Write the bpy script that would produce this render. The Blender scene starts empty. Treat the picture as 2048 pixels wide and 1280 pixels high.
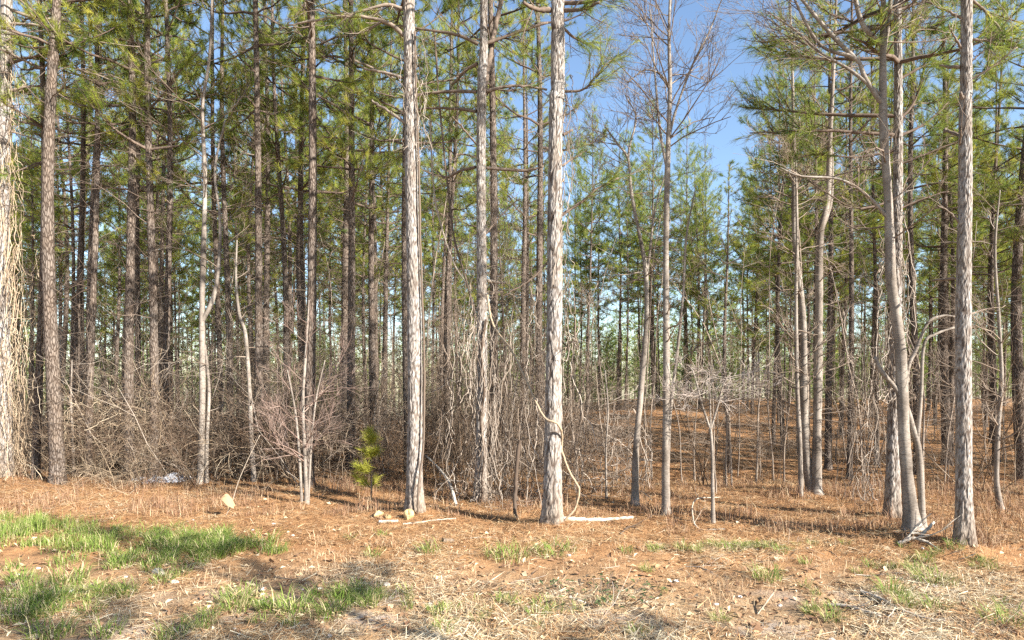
import bpy, math
import numpy as np
from mathutils import Vector

R = math.radians
rng = np.random.default_rng(7)
scene = bpy.context.scene
col = scene.collection

# ------------------------------------------------------------------ camera, sky, sun, exposure
F, CX, HZ, CAMH = 1300.0, 1024.0, 760.0, 1.6         # focal length, centre and horizon in photo pixels
cam = bpy.data.cameras.new('camera'); camo = bpy.data.objects.new('camera', cam); col.objects.link(camo)
camo.location = (0, 0, CAMH); camo.rotation_euler = (R(90), 0, 0)
cam.sensor_width = 36; cam.lens = 36 * F / 2048; cam.shift_y = (HZ - 640) / 2048
cam.clip_start = 0.05; cam.clip_end = 2000
scene.camera = camo

SUN_PHI, SUN_EL = 54, 29
world = bpy.data.worlds.new("World"); scene.world = world; world.use_nodes = True
wn = world.node_tree; sky = wn.nodes.new('ShaderNodeTexSky'); sky.sky_type = 'NISHITA'; sky.sun_disc = False
sky.sun_elevation = R(SUN_EL); sky.sun_rotation = R(180 - SUN_PHI)
sky.air_density = 1.0; sky.dust_density = 0.3; sky.ozone_density = 2.0
wn.links.new(sky.outputs[0], wn.nodes['Background'].inputs[0]); wn.nodes['Background'].inputs[1].default_value = 0.085
sl = bpy.data.lights.new('sun', 'SUN'); sl.energy = 5.0; sl.angle = R(0.5); sl.color = (1.0, 0.955, 0.88)
so = bpy.data.objects.new('sun', sl); col.objects.link(so)
sd = Vector((math.sin(R(SUN_PHI)) * math.cos(R(SUN_EL)), -math.cos(R(SUN_PHI)) * math.cos(R(SUN_EL)), math.sin(R(SUN_EL))))
so.rotation_euler = sd.to_track_quat('Z', 'Y').to_euler(); so.location = (10, -10, 20)
vs = scene.view_settings; vs.view_transform = 'Standard'; vs.look = 'None'; vs.exposure = 1.72; vs.gamma = 1
vs.use_curve_mapping = False
scene.cycles.max_bounces = 4; scene.cycles.diffuse_bounces = 2; scene.cycles.transmission_bounces = 3
scene.cycles.glossy_bounces = 1; scene.cycles.use_denoising = False

# ------------------------------------------------------------------ small numeric helpers
def sm(a, b, x):
    t = np.clip((x - a) / (b - a), 0, 1); return t * t * (3 - 2 * t)

_tab = np.random.default_rng(3).random((256, 256))
def vnoise(x, y):
    xi = np.floor(x).astype(int); yi = np.floor(y).astype(int); fx = x - xi; fy = y - yi
    fx = fx * fx * (3 - 2 * fx); fy = fy * fy * (3 - 2 * fy)
    a = _tab[xi & 255, yi & 255]; b = _tab[(xi + 1) & 255, yi & 255]; c = _tab[xi & 255, (yi + 1) & 255]; d = _tab[(xi + 1) & 255, (yi + 1) & 255]
    return (a * (1 - fx) + b * fx) * (1 - fy) + (c * (1 - fx) + d * fx) * fy - 0.5

MOUNDS = [((px - 1024.0) / 1300 * 2080 / (py - 760), 2080 / (py - 760), mh) for px, py, mh in ((6, 962, 0.06), (829, 1031, 0.06), (960, 1002, 0.05), (1105, 1056, 0.06), (1929, 1101, 0.06), (1785, 1042, 0.05), (1826, 1078, 0.07), (106, 966, 0.05), (1332, 1031, 0.04), (622, 976, 0.04))]
def hz(x, y):
    """ground height"""
    x = np.asarray(x, float); y = np.asarray(y, float)
    ang = x / np.maximum(y, 1.0)
    left = sm(0.22, -0.12, ang)
    z = 0.10 * vnoise(x * 0.35 + 5, y * 0.35) * sm(5, 12, y) + 0.035 * vnoise(x * 1.3, y * 1.3 + 9)
    z = z - left * 0.032 * np.maximum(0, y - 12) + 0.0
    right = 1 - left
    z = z - right * 0.75 * sm(9.0, 15, y) * (1 - sm(19, 33, y)) + right * 0.16 * vnoise(x * 0.22 + 40, y * 0.5) * sm(11, 15, y)
    z = z - 0.03 * np.maximum(0, y - 55)
    for mx, my, mh in MOUNDS:                           # litter banked against the big trunks
        z = z + mh * np.exp(-((x - mx) ** 2 + (y - my) ** 2) / 0.11)
    return z
def hz1(x, y): return float(hz(np.array([x]), np.array([y]))[0])

def W(px, py, d):                                      # photo pixel at distance d (metres in front of the camera)
    return np.array([(px - CX) / F * d, d, CAMH + (HZ - py) / F * d])
def WP(pts, d): return np.array([W(p[0], p[1], d + (p[2] if len(p) > 2 else 0)) for p in pts])
def dist(py): return CAMH * F / (py - HZ)              # distance of the ground seen at row py
def G(px, py):                                         # where the ray through a pixel meets the ground
    ds = np.arange(2.5, 60, 0.01); zs = CAMH + (HZ - py) / F * ds
    k = np.argmax(zs <= hz((px - CX) / F * ds, ds)); d = float(ds[k]); return (px - CX) / F * d, d

# ------------------------------------------------------------------ mesh builder
class MB:
    def __init__(s): s.V = []; s.T = []; s.Q = []; s.A = []; s.n = 0
    def add(s, V, T=None, Q=None, a=0.5):
        V = np.asarray(V, float).reshape(-1, 3)
        if T is not None and len(T): s.T.append(np.asarray(T).reshape(-1, 3) + s.n)
        if Q is not None and len(Q): s.Q.append(np.asarray(Q).reshape(-1, 4) + s.n)
        s.V.append(V); s.A.append(np.broadcast_to(np.asarray(a, float), (len(V),)).copy()); s.n += len(V)
    def tube(s, P, rad, sides=4, a=0.5):
        s.tubes(np.asarray(P, float)[None], np.asarray(rad, float)[None], sides, np.array([a]))
    def tubes(s, P, rad, sides=3, a=None):
        """P (N,K,3), rad (N,K)"""
        N, K, _ = P.shape
        if N == 0: return
        t = np.gradient(P, axis=1); t /= np.linalg.norm(t, axis=2, keepdims=True) + 1e-9
        m = np.abs(t.mean(1)); ref = np.eye(3)[np.argmin(m, axis=1)][:, None, :]
        u = np.cross(t, np.broadcast_to(ref, t.shape)); u /= np.linalg.norm(u, axis=2, keepdims=True) + 1e-9
        v = np.cross(t, u)
        an = np.arange(sides) * 2 * np.pi / sides
        ring = u[:, :, None, :] * np.cos(an)[None, None, :, None] + v[:, :, None, :] * np.sin(an)[None, None, :, None]
        V = P[:, :, None, :] + ring * rad[:, :, None, None]
        k = np.arange(K - 1)[:, None]; j = np.arange(sides)[None, :]; j2 = (j + 1) % sides
        q = np.stack([k * sides + j, k * sides + j2, (k + 1) * sides + j2, (k + 1) * sides + j], -1).reshape(-1, 4)
        Q = (q[None] + (np.arange(N) * K * sides)[:, None, None]).reshape(-1, 4)
        if a is None: a = np.full(N, 0.5)
        s.add(V.reshape(-1, 3), Q=Q, a=np.repeat(a, K * sides))
        caps = []
        if sides > 4:
            base = np.arange(N) * K * sides + (K - 1) * sides
            for i in range(1, sides - 1): caps.append(np.stack([base, base + i, base + i + 1], -1))
            s.T.append(np.concatenate(caps) + s.n - N * K * sides)
    def mesh(s, name, mat, smooth=True):
        me = bpy.data.meshes.new(name)
        V = np.concatenate(s.V); A = np.concatenate(s.A)
        T = np.concatenate(s.T) if s.T else np.zeros((0, 3), int); Q = np.concatenate(s.Q) if s.Q else np.zeros((0, 4), int)
        me.vertices.add(len(V)); me.vertices.foreach_set('co', V.astype(np.float32).ravel())
        nl = len(T) * 3 + len(Q) * 4
        me.loops.add(nl); me.loops.foreach_set('vertex_index', np.concatenate([T.ravel(), Q.ravel()]).astype(np.int32))
        npoly = len(T) + len(Q); me.polygons.add(npoly)
        ls = np.concatenate([np.arange(len(T)) * 3, len(T) * 3 + np.arange(len(Q)) * 4]).astype(np.int32)
        me.polygons.foreach_set('loop_start', ls)
        me.polygons.foreach_set('use_smooth', np.full(npoly, smooth))
        at = me.attributes.new('tint', 'FLOAT', 'POINT'); at.data.foreach_set('value', A.astype(np.float32))
        me.update(calc_edges=True)
        me.materials.append(mat)
        return me

def obj(name, data, parent=None):
    o = bpy.data.objects.new(name, data); col.objects.link(o)
    if parent is not None: o.parent = parent
    return o
def tag(o, label=None, cat=None, group=None, kind=None):
    if label: o['label'] = label
    if cat: o['category'] = cat
    if group: o['group'] = group
    if kind: o['kind'] = kind
    return o
def thing(name, label, cat, loc=(0, 0, 0), group=None):
    o = obj(name, None); o.location = loc; o.empty_display_size = 0.2
    return tag(o, label, cat, group)
def copy_tree(o, parent=None):
    c = o.copy(); col.objects.link(c); c.parent = parent
    for ch in list(o.children): copy_tree(ch, c)
    return c

# ------------------------------------------------------------------ materials
def newmat(name):
    m = bpy.data.materials.new(name); m.use_nodes = True
    nt = m.node_tree; b = nt.nodes['Principled BSDF']; b.inputs['Roughness'].default_value = 0.9
    b.inputs['Specular IOR Level'].default_value = 0.15
    return m, nt, b
def ramp(nt, stops):
    r = nt.nodes.new('ShaderNodeValToRGB'); e = r.color_ramp.elements
    while len(e) < len(stops): e.new(0.5)
    for i, (p, c) in enumerate(stops): e[i].position = p; e[i].color = (*c, 1)
    return r
def attr(nt, name='tint'):
    a = nt.nodes.new('ShaderNodeAttribute'); a.attribute_name = name; return a.outputs['Fac']
def noise(nt, scale, detail=4, vec=None, rough=0.6):
    n = nt.nodes.new('ShaderNodeTexNoise'); n.inputs['Scale'].default_value = scale; n.inputs['Detail'].default_value = detail
    n.inputs['Roughness'].default_value = rough
    if vec is not None: nt.links.new(vec, n.inputs['Vector'])
    return n.outputs['Fac']
def coords(nt, scale=(1, 1, 1), what='Object'):
    t = nt.nodes.new('ShaderNodeTexCoord'); m = nt.nodes.new('ShaderNodeMapping'); m.inputs['Scale'].default_value = scale
    nt.links.new(t.outputs[what], m.inputs['Vector']); return m.outputs['Vector']
def mix(nt, fac, a, b, mode='MIX'):
    m = nt.nodes.new('ShaderNodeMix'); m.data_type = 'RGBA'; m.blend_type = mode
    for s, v in ((0, fac), (6, a), (7, b)):
        if hasattr(v, 'is_output'): nt.links.new(v, m.inputs[s])
        elif s == 0: m.inputs[0].default_value = v
        else: m.inputs[s].default_value = (*v, 1)
    return m.outputs[2]
def math_(nt, op, a, b):
    m = nt.nodes.new('ShaderNodeMath'); m.operation = op
    for i, v in enumerate((a, b)):
        if hasattr(v, 'is_output'): nt.links.new(v, m.inputs[i])
        else: m.inputs[i].default_value = v
    return m.outputs[0]
def bump(nt, b, h, strength, distance):
    n = nt.nodes.new('ShaderNodeBump'); n.inputs['Strength'].default_value = strength; n.inputs['Distance'].default_value = distance
    nt.links.new(h, n.inputs['Height']); nt.links.new(n.outputs[0], b.inputs['Normal'])

def bark_mat(name, plate, crack, warm, use_attr):
    m, nt, b = newmat(name)
    v = coords(nt, (1, 1, 0.28))
    vo = nt.nodes.new('ShaderNodeTexVoronoi'); vo.feature = 'DISTANCE_TO_EDGE'; vo.inputs['Scale'].default_value = 34
    w = nt.nodes.new('ShaderNodeVectorMath'); w.operation = 'MULTIPLY_ADD'
    nz = nt.nodes.new('ShaderNodeTexNoise'); nz.inputs['Scale'].default_value = 14; nt.links.new(v, nz.inputs['Vector'])
    nt.links.new(nz.outputs['Color'], w.inputs[0]); w.inputs[1].default_value = (0.06, 0.06, 0.06); nt.links.new(v, w.inputs[2])
    nt.links.new(w.outputs[0], vo.inputs['Vector'])
    ed = ramp(nt, [(0.0, (0, 0, 0)), (0.22, (1, 1, 1))]); nt.links.new(vo.outputs['Distance'], ed.inputs[0])
    v2 = coords(nt, (1, 1, 0.5))
    fine = noise(nt, 60, 5, v2); big = noise(nt, 3.0, 3, coords(nt))
    c1 = mix(nt, fine, tuple(x * 0.62 for x in plate), plate)
    bw = ramp(nt, [(0.42, (0, 0, 0)), (0.66, (1, 1, 1))]); nt.links.new(big, bw.inputs[0])
    c2 = mix(nt, math_(nt, 'MULTIPLY', bw.outputs[0], 0.55), c1, warm)
    h = ed.outputs[0]
    if use_attr:
        h = math_(nt, 'MULTIPLY', attr(nt), math_(nt, 'MULTIPLY_ADD', ed.outputs[0], 0.5)); h.node.inputs[1].links[0].from_node.inputs[2].default_value = 0.5
    if use_attr:                                       # soil-stained, rustier bark at the foot
        sz = nt.nodes.new('ShaderNodeSeparateXYZ'); nt.links.new(coords(nt), sz.inputs[0])
        ft = nt.nodes.new('ShaderNodeMapRange'); nt.links.new(math_(nt, 'ADD', sz.outputs['Z'], math_(nt, 'MULTIPLY', big, 0.5)), ft.inputs['Value'])
        ft.inputs['From Min'].default_value = 0.9; ft.inputs['From Max'].default_value = 0.3; ft.inputs['To Max'].default_value = 0.75
        c2 = mix(nt, ft.outputs[0], c2, warm)
        st = noise(nt, 4.0, 5, coords(nt, (1, 1, 0.22)), 0.7); rs = ramp(nt, [(0.50, (0, 0, 0)), (0.66, (1, 1, 1))]); nt.links.new(st, rs.inputs[0])
        c2 = mix(nt, math_(nt, 'MULTIPLY', rs.outputs[0], 0.6), c2, (0.20, 0.165, 0.125))
    c3 = mix(nt, h, crack, c2)
    nt.links.new(c3, b.inputs['Base Color'])
    bump(nt, b, math_(nt, 'ADD', h, math_(nt, 'MULTIPLY', fine, 0.5)), 0.7, 0.012)
    return m
M = {}
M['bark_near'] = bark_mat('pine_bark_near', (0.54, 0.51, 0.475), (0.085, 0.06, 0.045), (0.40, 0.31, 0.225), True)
M['bark'] = bark_mat('pine_bark_shaded', (0.245, 0.20, 0.165), (0.04, 0.026, 0.018), (0.16, 0.11, 0.075), False)  # stand bark darkened: shade among the inner trunks is put into its colour

m, nt, b = newmat('smooth_bark')
n1 = noise(nt, 5, 5, coords(nt, (1, 1, 0.4))); n2 = noise(nt, 30, 4, coords(nt, (1, 1, 3.0)))
r1 = ramp(nt, [(0.34, (0.075, 0.06, 0.047)), (0.5, (0.215, 0.18, 0.148)), (0.66, (0.37, 0.33, 0.28))]); nt.links.new(math_(nt, 'ADD', math_(nt, 'MULTIPLY', n1, 0.7), math_(nt, 'MULTIPLY', n2, 0.3)), r1.inputs[0])
sp = noise(nt, 11, 2, coords(nt, (1, 1, 2.2))); rs = ramp(nt, [(0.62, (0, 0, 0)), (0.68, (1, 1, 1))]); nt.links.new(sp, rs.inputs[0])
nt.links.new(mix(nt, math_(nt, 'MULTIPLY', rs.outputs[0], 0.6), r1.outputs[0], (0.09, 0.07, 0.055)), b.inputs['Base Color']); bump(nt, b, n2, 0.4, 0.006)
M['smooth'] = m

def tinted(name, stops, trans=0.0, rough=0.85, nscale=None):
    m, nt, b = newmat(name); b.inputs['Roughness'].default_value = rough
    r = ramp(nt, stops); nt.links.new(attr(nt), r.inputs[0]); c = r.outputs[0]
    if nscale:
        n = noise(nt, nscale, 4, coords(nt)); rr = ramp(nt, [(0.3, (0.55, 0.55, 0.55)), (0.7, (1.15, 1.15, 1.15))]); nt.links.new(n, rr.inputs[0])
        c = mix(nt, 1.0, c, rr.outputs[0], 'MULTIPLY')
    nt.links.new(c, b.inputs['Base Color'])
    if trans:
        t = nt.nodes.new('ShaderNodeBsdfTranslucent'); nt.links.new(c, t.inputs['Color'])
        ms = nt.nodes.new('ShaderNodeMixShader'); ms.inputs[0].default_value = trans
        nt.links.new(b.outputs[0], ms.inputs[1]); nt.links.new(t.outputs[0], ms.inputs[2])
        nt.links.new(ms.outputs[0], nt.nodes['Material Output'].inputs['Surface'])
    return m
M['needles'] = tinted('pine_needles', [(0.0, (0.055, 0.105, 0.035)), (0.4, (0.19, 0.25, 0.050)), (0.75, (0.36, 0.39, 0.07)), (1.0, (0.46, 0.42, 0.08))], 0.48, 0.6)
M['needles_sapling'] = tinted('young_needles', [(0.0, (0.24, 0.28, 0.04)), (1.0, (0.48, 0.46, 0.08))], 0.4, 0.55)
M['twig'] = tinted('twig_bark', [(0.0, (0.07, 0.048, 0.035)), (0.5, (0.21, 0.16, 0.12)), (1.0, (0.46, 0.39, 0.32))])
M['limb'] = tinted('pine_limb_bark', [(0.0, (0.07, 0.045, 0.033)), (0.5, (0.17, 0.125, 0.095)), (1.0, (0.40, 0.33, 0.26))], nscale=20)
M['vine'] = tinted('dry_vine', [(0.0, (0.20, 0.14, 0.09)), (0.5, (0.36, 0.27, 0.18)), (1.0, (0.50, 0.41, 0.29))])
M['brush'] = tinted('dead_brush', [(0.0, (0.04, 0.025, 0.017)), (0.5, (0.13, 0.086, 0.057)), (1.0, (0.42, 0.33, 0.235))])
M['reed'] = tinted('pinkish_twig', [(0.0, (0.15, 0.09, 0.07)), (0.5, (0.29, 0.205, 0.165)), (1.0, (0.46, 0.37, 0.30))])
M['pale_twig'] = tinted('pale_twig', [(0.0, (0.20, 0.155, 0.13)), (0.5, (0.36, 0.30, 0.255)), (1.0, (0.52, 0.46, 0.40))])
M['straw'] = tinted('fallen_straw', [(0.0, (0.09, 0.055, 0.035)), (0.3, (0.27, 0.135, 0.06)), (0.62, (0.42, 0.25, 0.12)), (0.85, (0.47, 0.36, 0.21)), (1.0, (0.60, 0.51, 0.36))])
M['weed'] = tinted('dry_weed', [(0.0, (0.11, 0.06, 0.04)), (0.5, (0.26, 0.15, 0.09)), (1.0, (0.50, 0.38, 0.24))])
M['grass'] = tinted('grass_blade', [(0.0, (0.07, 0.13, 0.022)), (0.5, (0.17, 0.245, 0.045)), (0.8, (0.30, 0.32, 0.09)), (1.0, (0.52, 0.44, 0.24))], 0.25, 0.5)
M['dead_wood'] = tinted('bleached_wood', [(0.0, (0.18, 0.13, 0.09)), (0.5, (0.38, 0.30, 0.22)), (1.0, (0.56, 0.50, 0.42))], nscale=25)
M['stone'] = tinted('stone', [(0.0, (0.34, 0.27, 0.21)), (0.5, (0.62, 0.55, 0.48)), (1.0, (0.80, 0.77, 0.74))], nscale=18)
M['yellow_rock'] = tinted('ochre_rock', [(0.0, (0.45, 0.30, 0.13)), (1.0, (0.66, 0.48, 0.26))], nscale=14)
M['tarp'] = tinted('white_plastic', [(0.0, (0.50, 0.51, 0.55)), (1.0, (0.62, 0.62, 0.64))], 0.1, 0.45, 9)
M['dead_leaf'] = tinted('dead_leaf', [(0.0, (0.20, 0.11, 0.065)), (0.6, (0.42, 0.27, 0.15)), (1.0, (0.72, 0.60, 0.40))], 0.2)
M['ivy'] = tinted('low_green_leaf', [(0.0, (0.03, 0.05, 0.02)), (1.0, (0.10, 0.13, 0.05))], 0.1)

# ground
m, nt, b = newmat('forest_floor')
P = coords(nt); sx = nt.nodes.new('ShaderNodeSeparateXYZ'); nt.links.new(P, sx.inputs[0])
na = noise(nt, 0.8, 5, P); nb = noise(nt, 7, 6, P, 0.7); nc = noise(nt, 55, 4, P, 0.7)
straw = ramp(nt, [(0.25, (0.13, 0.07, 0.037)), (0.5, (0.33, 0.17, 0.075)), (0.75, (0.44, 0.27, 0.13))]); nt.links.new(math_(nt, 'ADD', math_(nt, 'MULTIPLY', nb, 0.5), math_(nt, 'MULTIPLY', nc, 0.5)), straw.inputs[0])
soil = ramp(nt, [(0.3, (0.13, 0.085, 0.05)), (0.5, (0.31, 0.20, 0.11)), (0.72, (0.46, 0.35, 0.22))]); nt.links.new(math_(nt, 'ADD', math_(nt, 'MULTIPLY', nb, 0.6), math_(nt, 'MULTIPLY', nc, 0.4)), soil.inputs[0])
mr = nt.nodes.new('ShaderNodeMapRange'); nt.links.new(math_(nt, 'ADD', sx.outputs['Y'], math_(nt, 'MULTIPLY', na, 2.2)), mr.inputs['Value'])
mr.inputs['From Min'].default_value = 5.6; mr.inputs['From Max'].default_value = 7.2
c = mix(nt, mr.outputs[0], soil.outputs[0], straw.outputs[0])
gp = ramp(nt, [(0.52, (0, 0, 0)), (0.62, (1, 1, 1))]); nt.links.new(noise(nt, 1.3, 4, coords(nt, (1, 1, 1))), gp.inputs[0])
near = nt.nodes.new('ShaderNodeMapRange'); nt.links.new(sx.outputs['Y'], near.inputs['Value']); near.inputs['From Min'].default_value = 5.2; near.inputs['From Max'].default_value = 4.4
c = mix(nt, math_(nt, 'MULTIPLY', math_(nt, 'MULTIPLY', gp.outputs[0], near.outputs[0]), 0.7), c, (0.36, 0.31, 0.27))
nt.links.new(c, b.inputs['Base Color']); b.inputs['Roughness'].default_value = 1
bump(nt, b, math_(nt, 'ADD', math_(nt, 'MULTIPLY', nb, 1.0), math_(nt, 'MULTIPLY', nc, 0.4)), 1.0, 0.03)
M['ground'] = m

# ------------------------------------------------------------------ ground sheet
def axis(lo, hi, step, far_lo, far_hi, g=1.16):
    c_ = list(np.arange(lo, hi + 1e-6, step)); s_ = step
    while c_[-1] < far_hi: s_ *= g; c_.append(c_[-1] + s_)
    s_ = step
    while c_[0] > far_lo: s_ *= g; c_.insert(0, c_[0] - s_)
    return np.array(c_)
gx = axis(-9, 9, 0.06, -420, 420); gy = axis(3.0, 12.5, 0.05, -80, 520)
XX, YY = np.meshgrid(gx, gy)
ZZ = hz(XX, YY)
det = sm(30, 14, np.abs(YY)) * sm(20, 10, np.abs(XX))
ZZ = ZZ + det * (0.030 * vnoise(XX * 6, YY * 6) + 0.018 * vnoise(XX * 14 + 3, YY * 14) + 0.05 * np.maximum(0, vnoise(XX * 2.2 + 11, YY * 2.2) - 0.15))
mb = MB(); ny, nx = XX.shape
ii = (np.arange(ny - 1)[:, None] * nx + np.arange(nx - 1)[None]).reshape(-1)
mb.add(np.stack([XX, YY, ZZ], -1).reshape(-1, 3), Q=np.stack([ii, ii + 1, ii + nx + 1, ii + nx], -1))
tag(obj('ground', mb.mesh('ground', M['ground'])), 'straw covered forest floor and sandy clearing edge', kind='structure')

# ------------------------------------------------------------------ tree building blocks
def needle_tufts(mb, pos, dr, n, length, width, spread, rg, tint=0.5, tvar=0.25):
    """pos (N,3), dr (N,3): each tuft is n thin needles"""
    N = len(pos)
    if N == 0: return
    dr = dr / (np.linalg.norm(dr, axis=1, keepdims=True) + 1e-9)
    d = dr[:, None, :] + rg.normal(0, spread, (N, n, 3)); d /= np.linalg.norm(d, axis=2, keepdims=True)
    L = length * rg.uniform(0.65, 1.15, (N, n, 1))
    p = pos[:, None, :] - dr[:, None, :] * (rg.random((N, n, 1)) * length * 0.7)
    s = np.cross(d, rg.normal(0, 1, (N, n, 3))); s /= np.linalg.norm(s, axis=2, keepdims=True) + 1e-9
    w = width * rg.uniform(0.7, 1.3, (N, n, 1))
    tip = p + d * L; tip[:, :, 2] -= 0.12 * L[:, :, 0]
    V = np.stack([p - s * w * 0.5, p + s * w * 0.5, tip], 2).reshape(-1, 3)
    t = np.clip(tint + rg.normal(0, tvar, (N, 1)) + rg.normal(0, 0.08, (N, n)), 0, 1)
    mb.add(V, T=np.arange(N * n * 3).reshape(-1, 3), a=np.repeat(t.ravel(), 3))

def rot_about(v, ax, a):
    ax = ax / (np.linalg.norm(ax) + 1e-9)
    return v * math.cos(a) + np.cross(ax, v) * math.sin(a) + ax * np.dot(ax, v) * (1 - math.cos(a))
def perp(v, rg):
    a = np.cross(v, rg.normal(0, 1, 3)); return a / (np.linalg.norm(a) + 1e-9)

class Limbs:
    """collects polylines and builds them in batches by their point count"""
    def __init__(s): s.d = {}
    def add(s, P, rad, sides, tint):
        s.d.setdefault((len(P), sides), []).append((np.asarray(P), np.asarray(rad), tint))
    def into(s, mb):
        for (k, sides), L in s.d.items():
            mb.tubes(np.stack([l[0] for l in L]), np.stack([l[1] for l in L]), sides, np.array([l[2] for l in L]))

def twig_fan(lm, rg, p, d, L, r, lvl, tint=0.5, gravity=0.0, kids=4, spread=0.75, wig=0.12, rmin=0.0013, shrink=0.6):
    """a bare branch that splits again and again"""
    K = 5; P = [np.array(p, float)]; dd = d / np.linalg.norm(d); dirs = [dd]
    for i in range(K - 1):
        dd = dd + rg.normal(0, wig, 3); dd[2] += gravity; dd /= np.linalg.norm(dd)
        P.append(P[-1] + dd * L / (K - 1)); dirs.append(dd)
    rad = np.maximum(np.linspace(r, r * 0.45, K), rmin)
    lm.add(np.array(P), rad, 5 if r > 0.012 else 3, float(np.clip(tint + rg.normal(0, 0.12), 0, 1)))
    if lvl <= 0: return
    for k in range(kids):
        t = rg.uniform(0.25, 1.0) * (K - 1); i = min(int(t), K - 2); f = t - i
        q = P[i] * (1 - f) + P[i + 1] * f
        nd = rot_about(dirs[i + 1], perp(dirs[i + 1], rg), spread * rg.uniform(0.6, 1.3))
        nd[2] += 0.12
        twig_fan(lm, rg, q, nd, L * shrink * rg.uniform(0.6, 1.15), max(r * 0.5, rmin), lvl - 1, tint, gravity, kids, spread, wig, rmin, shrink)

def worley_edge(u, v, cu, cv, per, seed):
    """F2-F1 of a jittered grid; u wraps after per cells"""
    rg = np.random.default_rng(seed); nv = int(v.max() / cv) + 4
    J = rg.random((per, nv, 2))
    x = u / cu; y = v / cv + 1
    xi = np.floor(x).astype(int); yi = np.floor(y).astype(int)
    f1 = np.full(u.shape, 9.0); f2 = np.full(u.shape, 9.0)
    for a in (-1, 0, 1):
        for b_ in (-1, 0, 1):
            j = J[(xi + a) % per, np.clip(yi + b_, 0, nv - 1)]
            dd = np.hypot(xi + a + j[..., 0] - x, yi + b_ + j[..., 1] - y)
            f2 = np.where(dd < f1, f1, np.minimum(f2, dd)); f1 = np.minimum(f1, dd)
    return f2 - f1

def spline(P, n):
    """Catmull-Rom through P, n points"""
    P = np.asarray(P, float); Q = np.vstack([2 * P[0] - P[1], P, 2 * P[-1] - P[-2]])
    t = np.linspace(0, len(P) - 1 - 1e-6, n); i = t.astype(int); f = (t - i)[:, None]
    a, b_, c_, d_ = Q[i], Q[i + 1], Q[i + 2], Q[i + 3]
    return 0.5 * (2 * b_ + (c_ - a) * f + (2 * a - 5 * b_ + 4 * c_ - d_) * f ** 2 + (3 * b_ - a - 3 * c_ + d_) * f ** 3)

def rough_trunk(path, r_of_h, amp, seed, sides=48, step=0.025, detail_to=7.0, flare=0.35, plate=(0.045, 0.14), lump=0.02):
    """trunk with plated bark in real relief; path (n,3) from the foot up"""
    L = np.concatenate([[0], np.cumsum(np.linalg.norm(np.diff(path, axis=0), axis=1))])
    hh = np.arange(0, min(detail_to, L[-1]), step)
    if L[-1] > detail_to: hh = np.concatenate([hh, np.arange(detail_to, L[-1], 0.15)])
    C_ = np.stack([np.interp(hh, L, path[:, i]) for i in range(3)], -1)
    an = np.arange(sides) * 2 * np.pi / sides
    H, A = np.meshgrid(hh, an, indexing='ij')
    r = np.interp(H, *r_of_h)
    rg = np.random.default_rng(seed); ph = rg.random(6) * 6.28
    fl = 1 + flare * 1.25 * np.exp(-H / 0.2) * (0.6 + 0.4 * np.cos(A * 4 + ph[0]) + 0.25 * np.cos(A * 7 + ph[1]))
    r = r * fl * (1 + lump * np.sin(H * 3.1 + ph[2] + np.cos(A + ph[3])) + lump * np.cos(2 * A + H * 1.3 + ph[4]))
    r0 = r_of_h[1][0]; per = max(6, int(2 * np.pi * r0 / plate[0]))
    w = 0.35 * (vnoise(A * 4, H * 9 + seed) + 0.0)
    e = worley_edge((A / (2 * np.pi) * per + w) % per, np.maximum(H + 0.06 * vnoise(A * 3, H * 5 + 7), 0), 1.0, plate[1], per, seed)
    per2 = max(5, per // 2)
    e2 = worley_edge((A / (2 * np.pi) * per2 + 1.3 * w) % per2, np.maximum(H + 0.10 * vnoise(A * 2, H * 3 + 17), 0), 1.0, plate[1] * 2.3, per2, seed + 1)
    crack = (0.45 + 0.55 * sm(0.0, 0.16, e)) * sm(0.02, 0.14, e2) * (0.8 + 0.5 * vnoise(A * 9, H * 30))
    r = r + amp * (crack - 0.6) + amp * 0.5 * vnoise(A * 12, H * 40)
    V = np.stack([C_[:, None, 0] + r * np.cos(A), C_[:, None, 1] + r * np.sin(A), np.broadcast_to(C_[:, None, 2], r.shape)], -1)
    n = len(hh); k = np.arange(n - 1)[:, None]; j = np.arange(sides)[None]; j2 = (j + 1) % sides
    Q = np.stack([k * sides + j, k * sides + j2, (k + 1) * sides + j2, (k + 1) * sides + j], -1).reshape(-1, 4)
    mb = MB(); mb.add(V, Q=Q, a=np.clip(crack, 0, 1).ravel()); return mb

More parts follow.
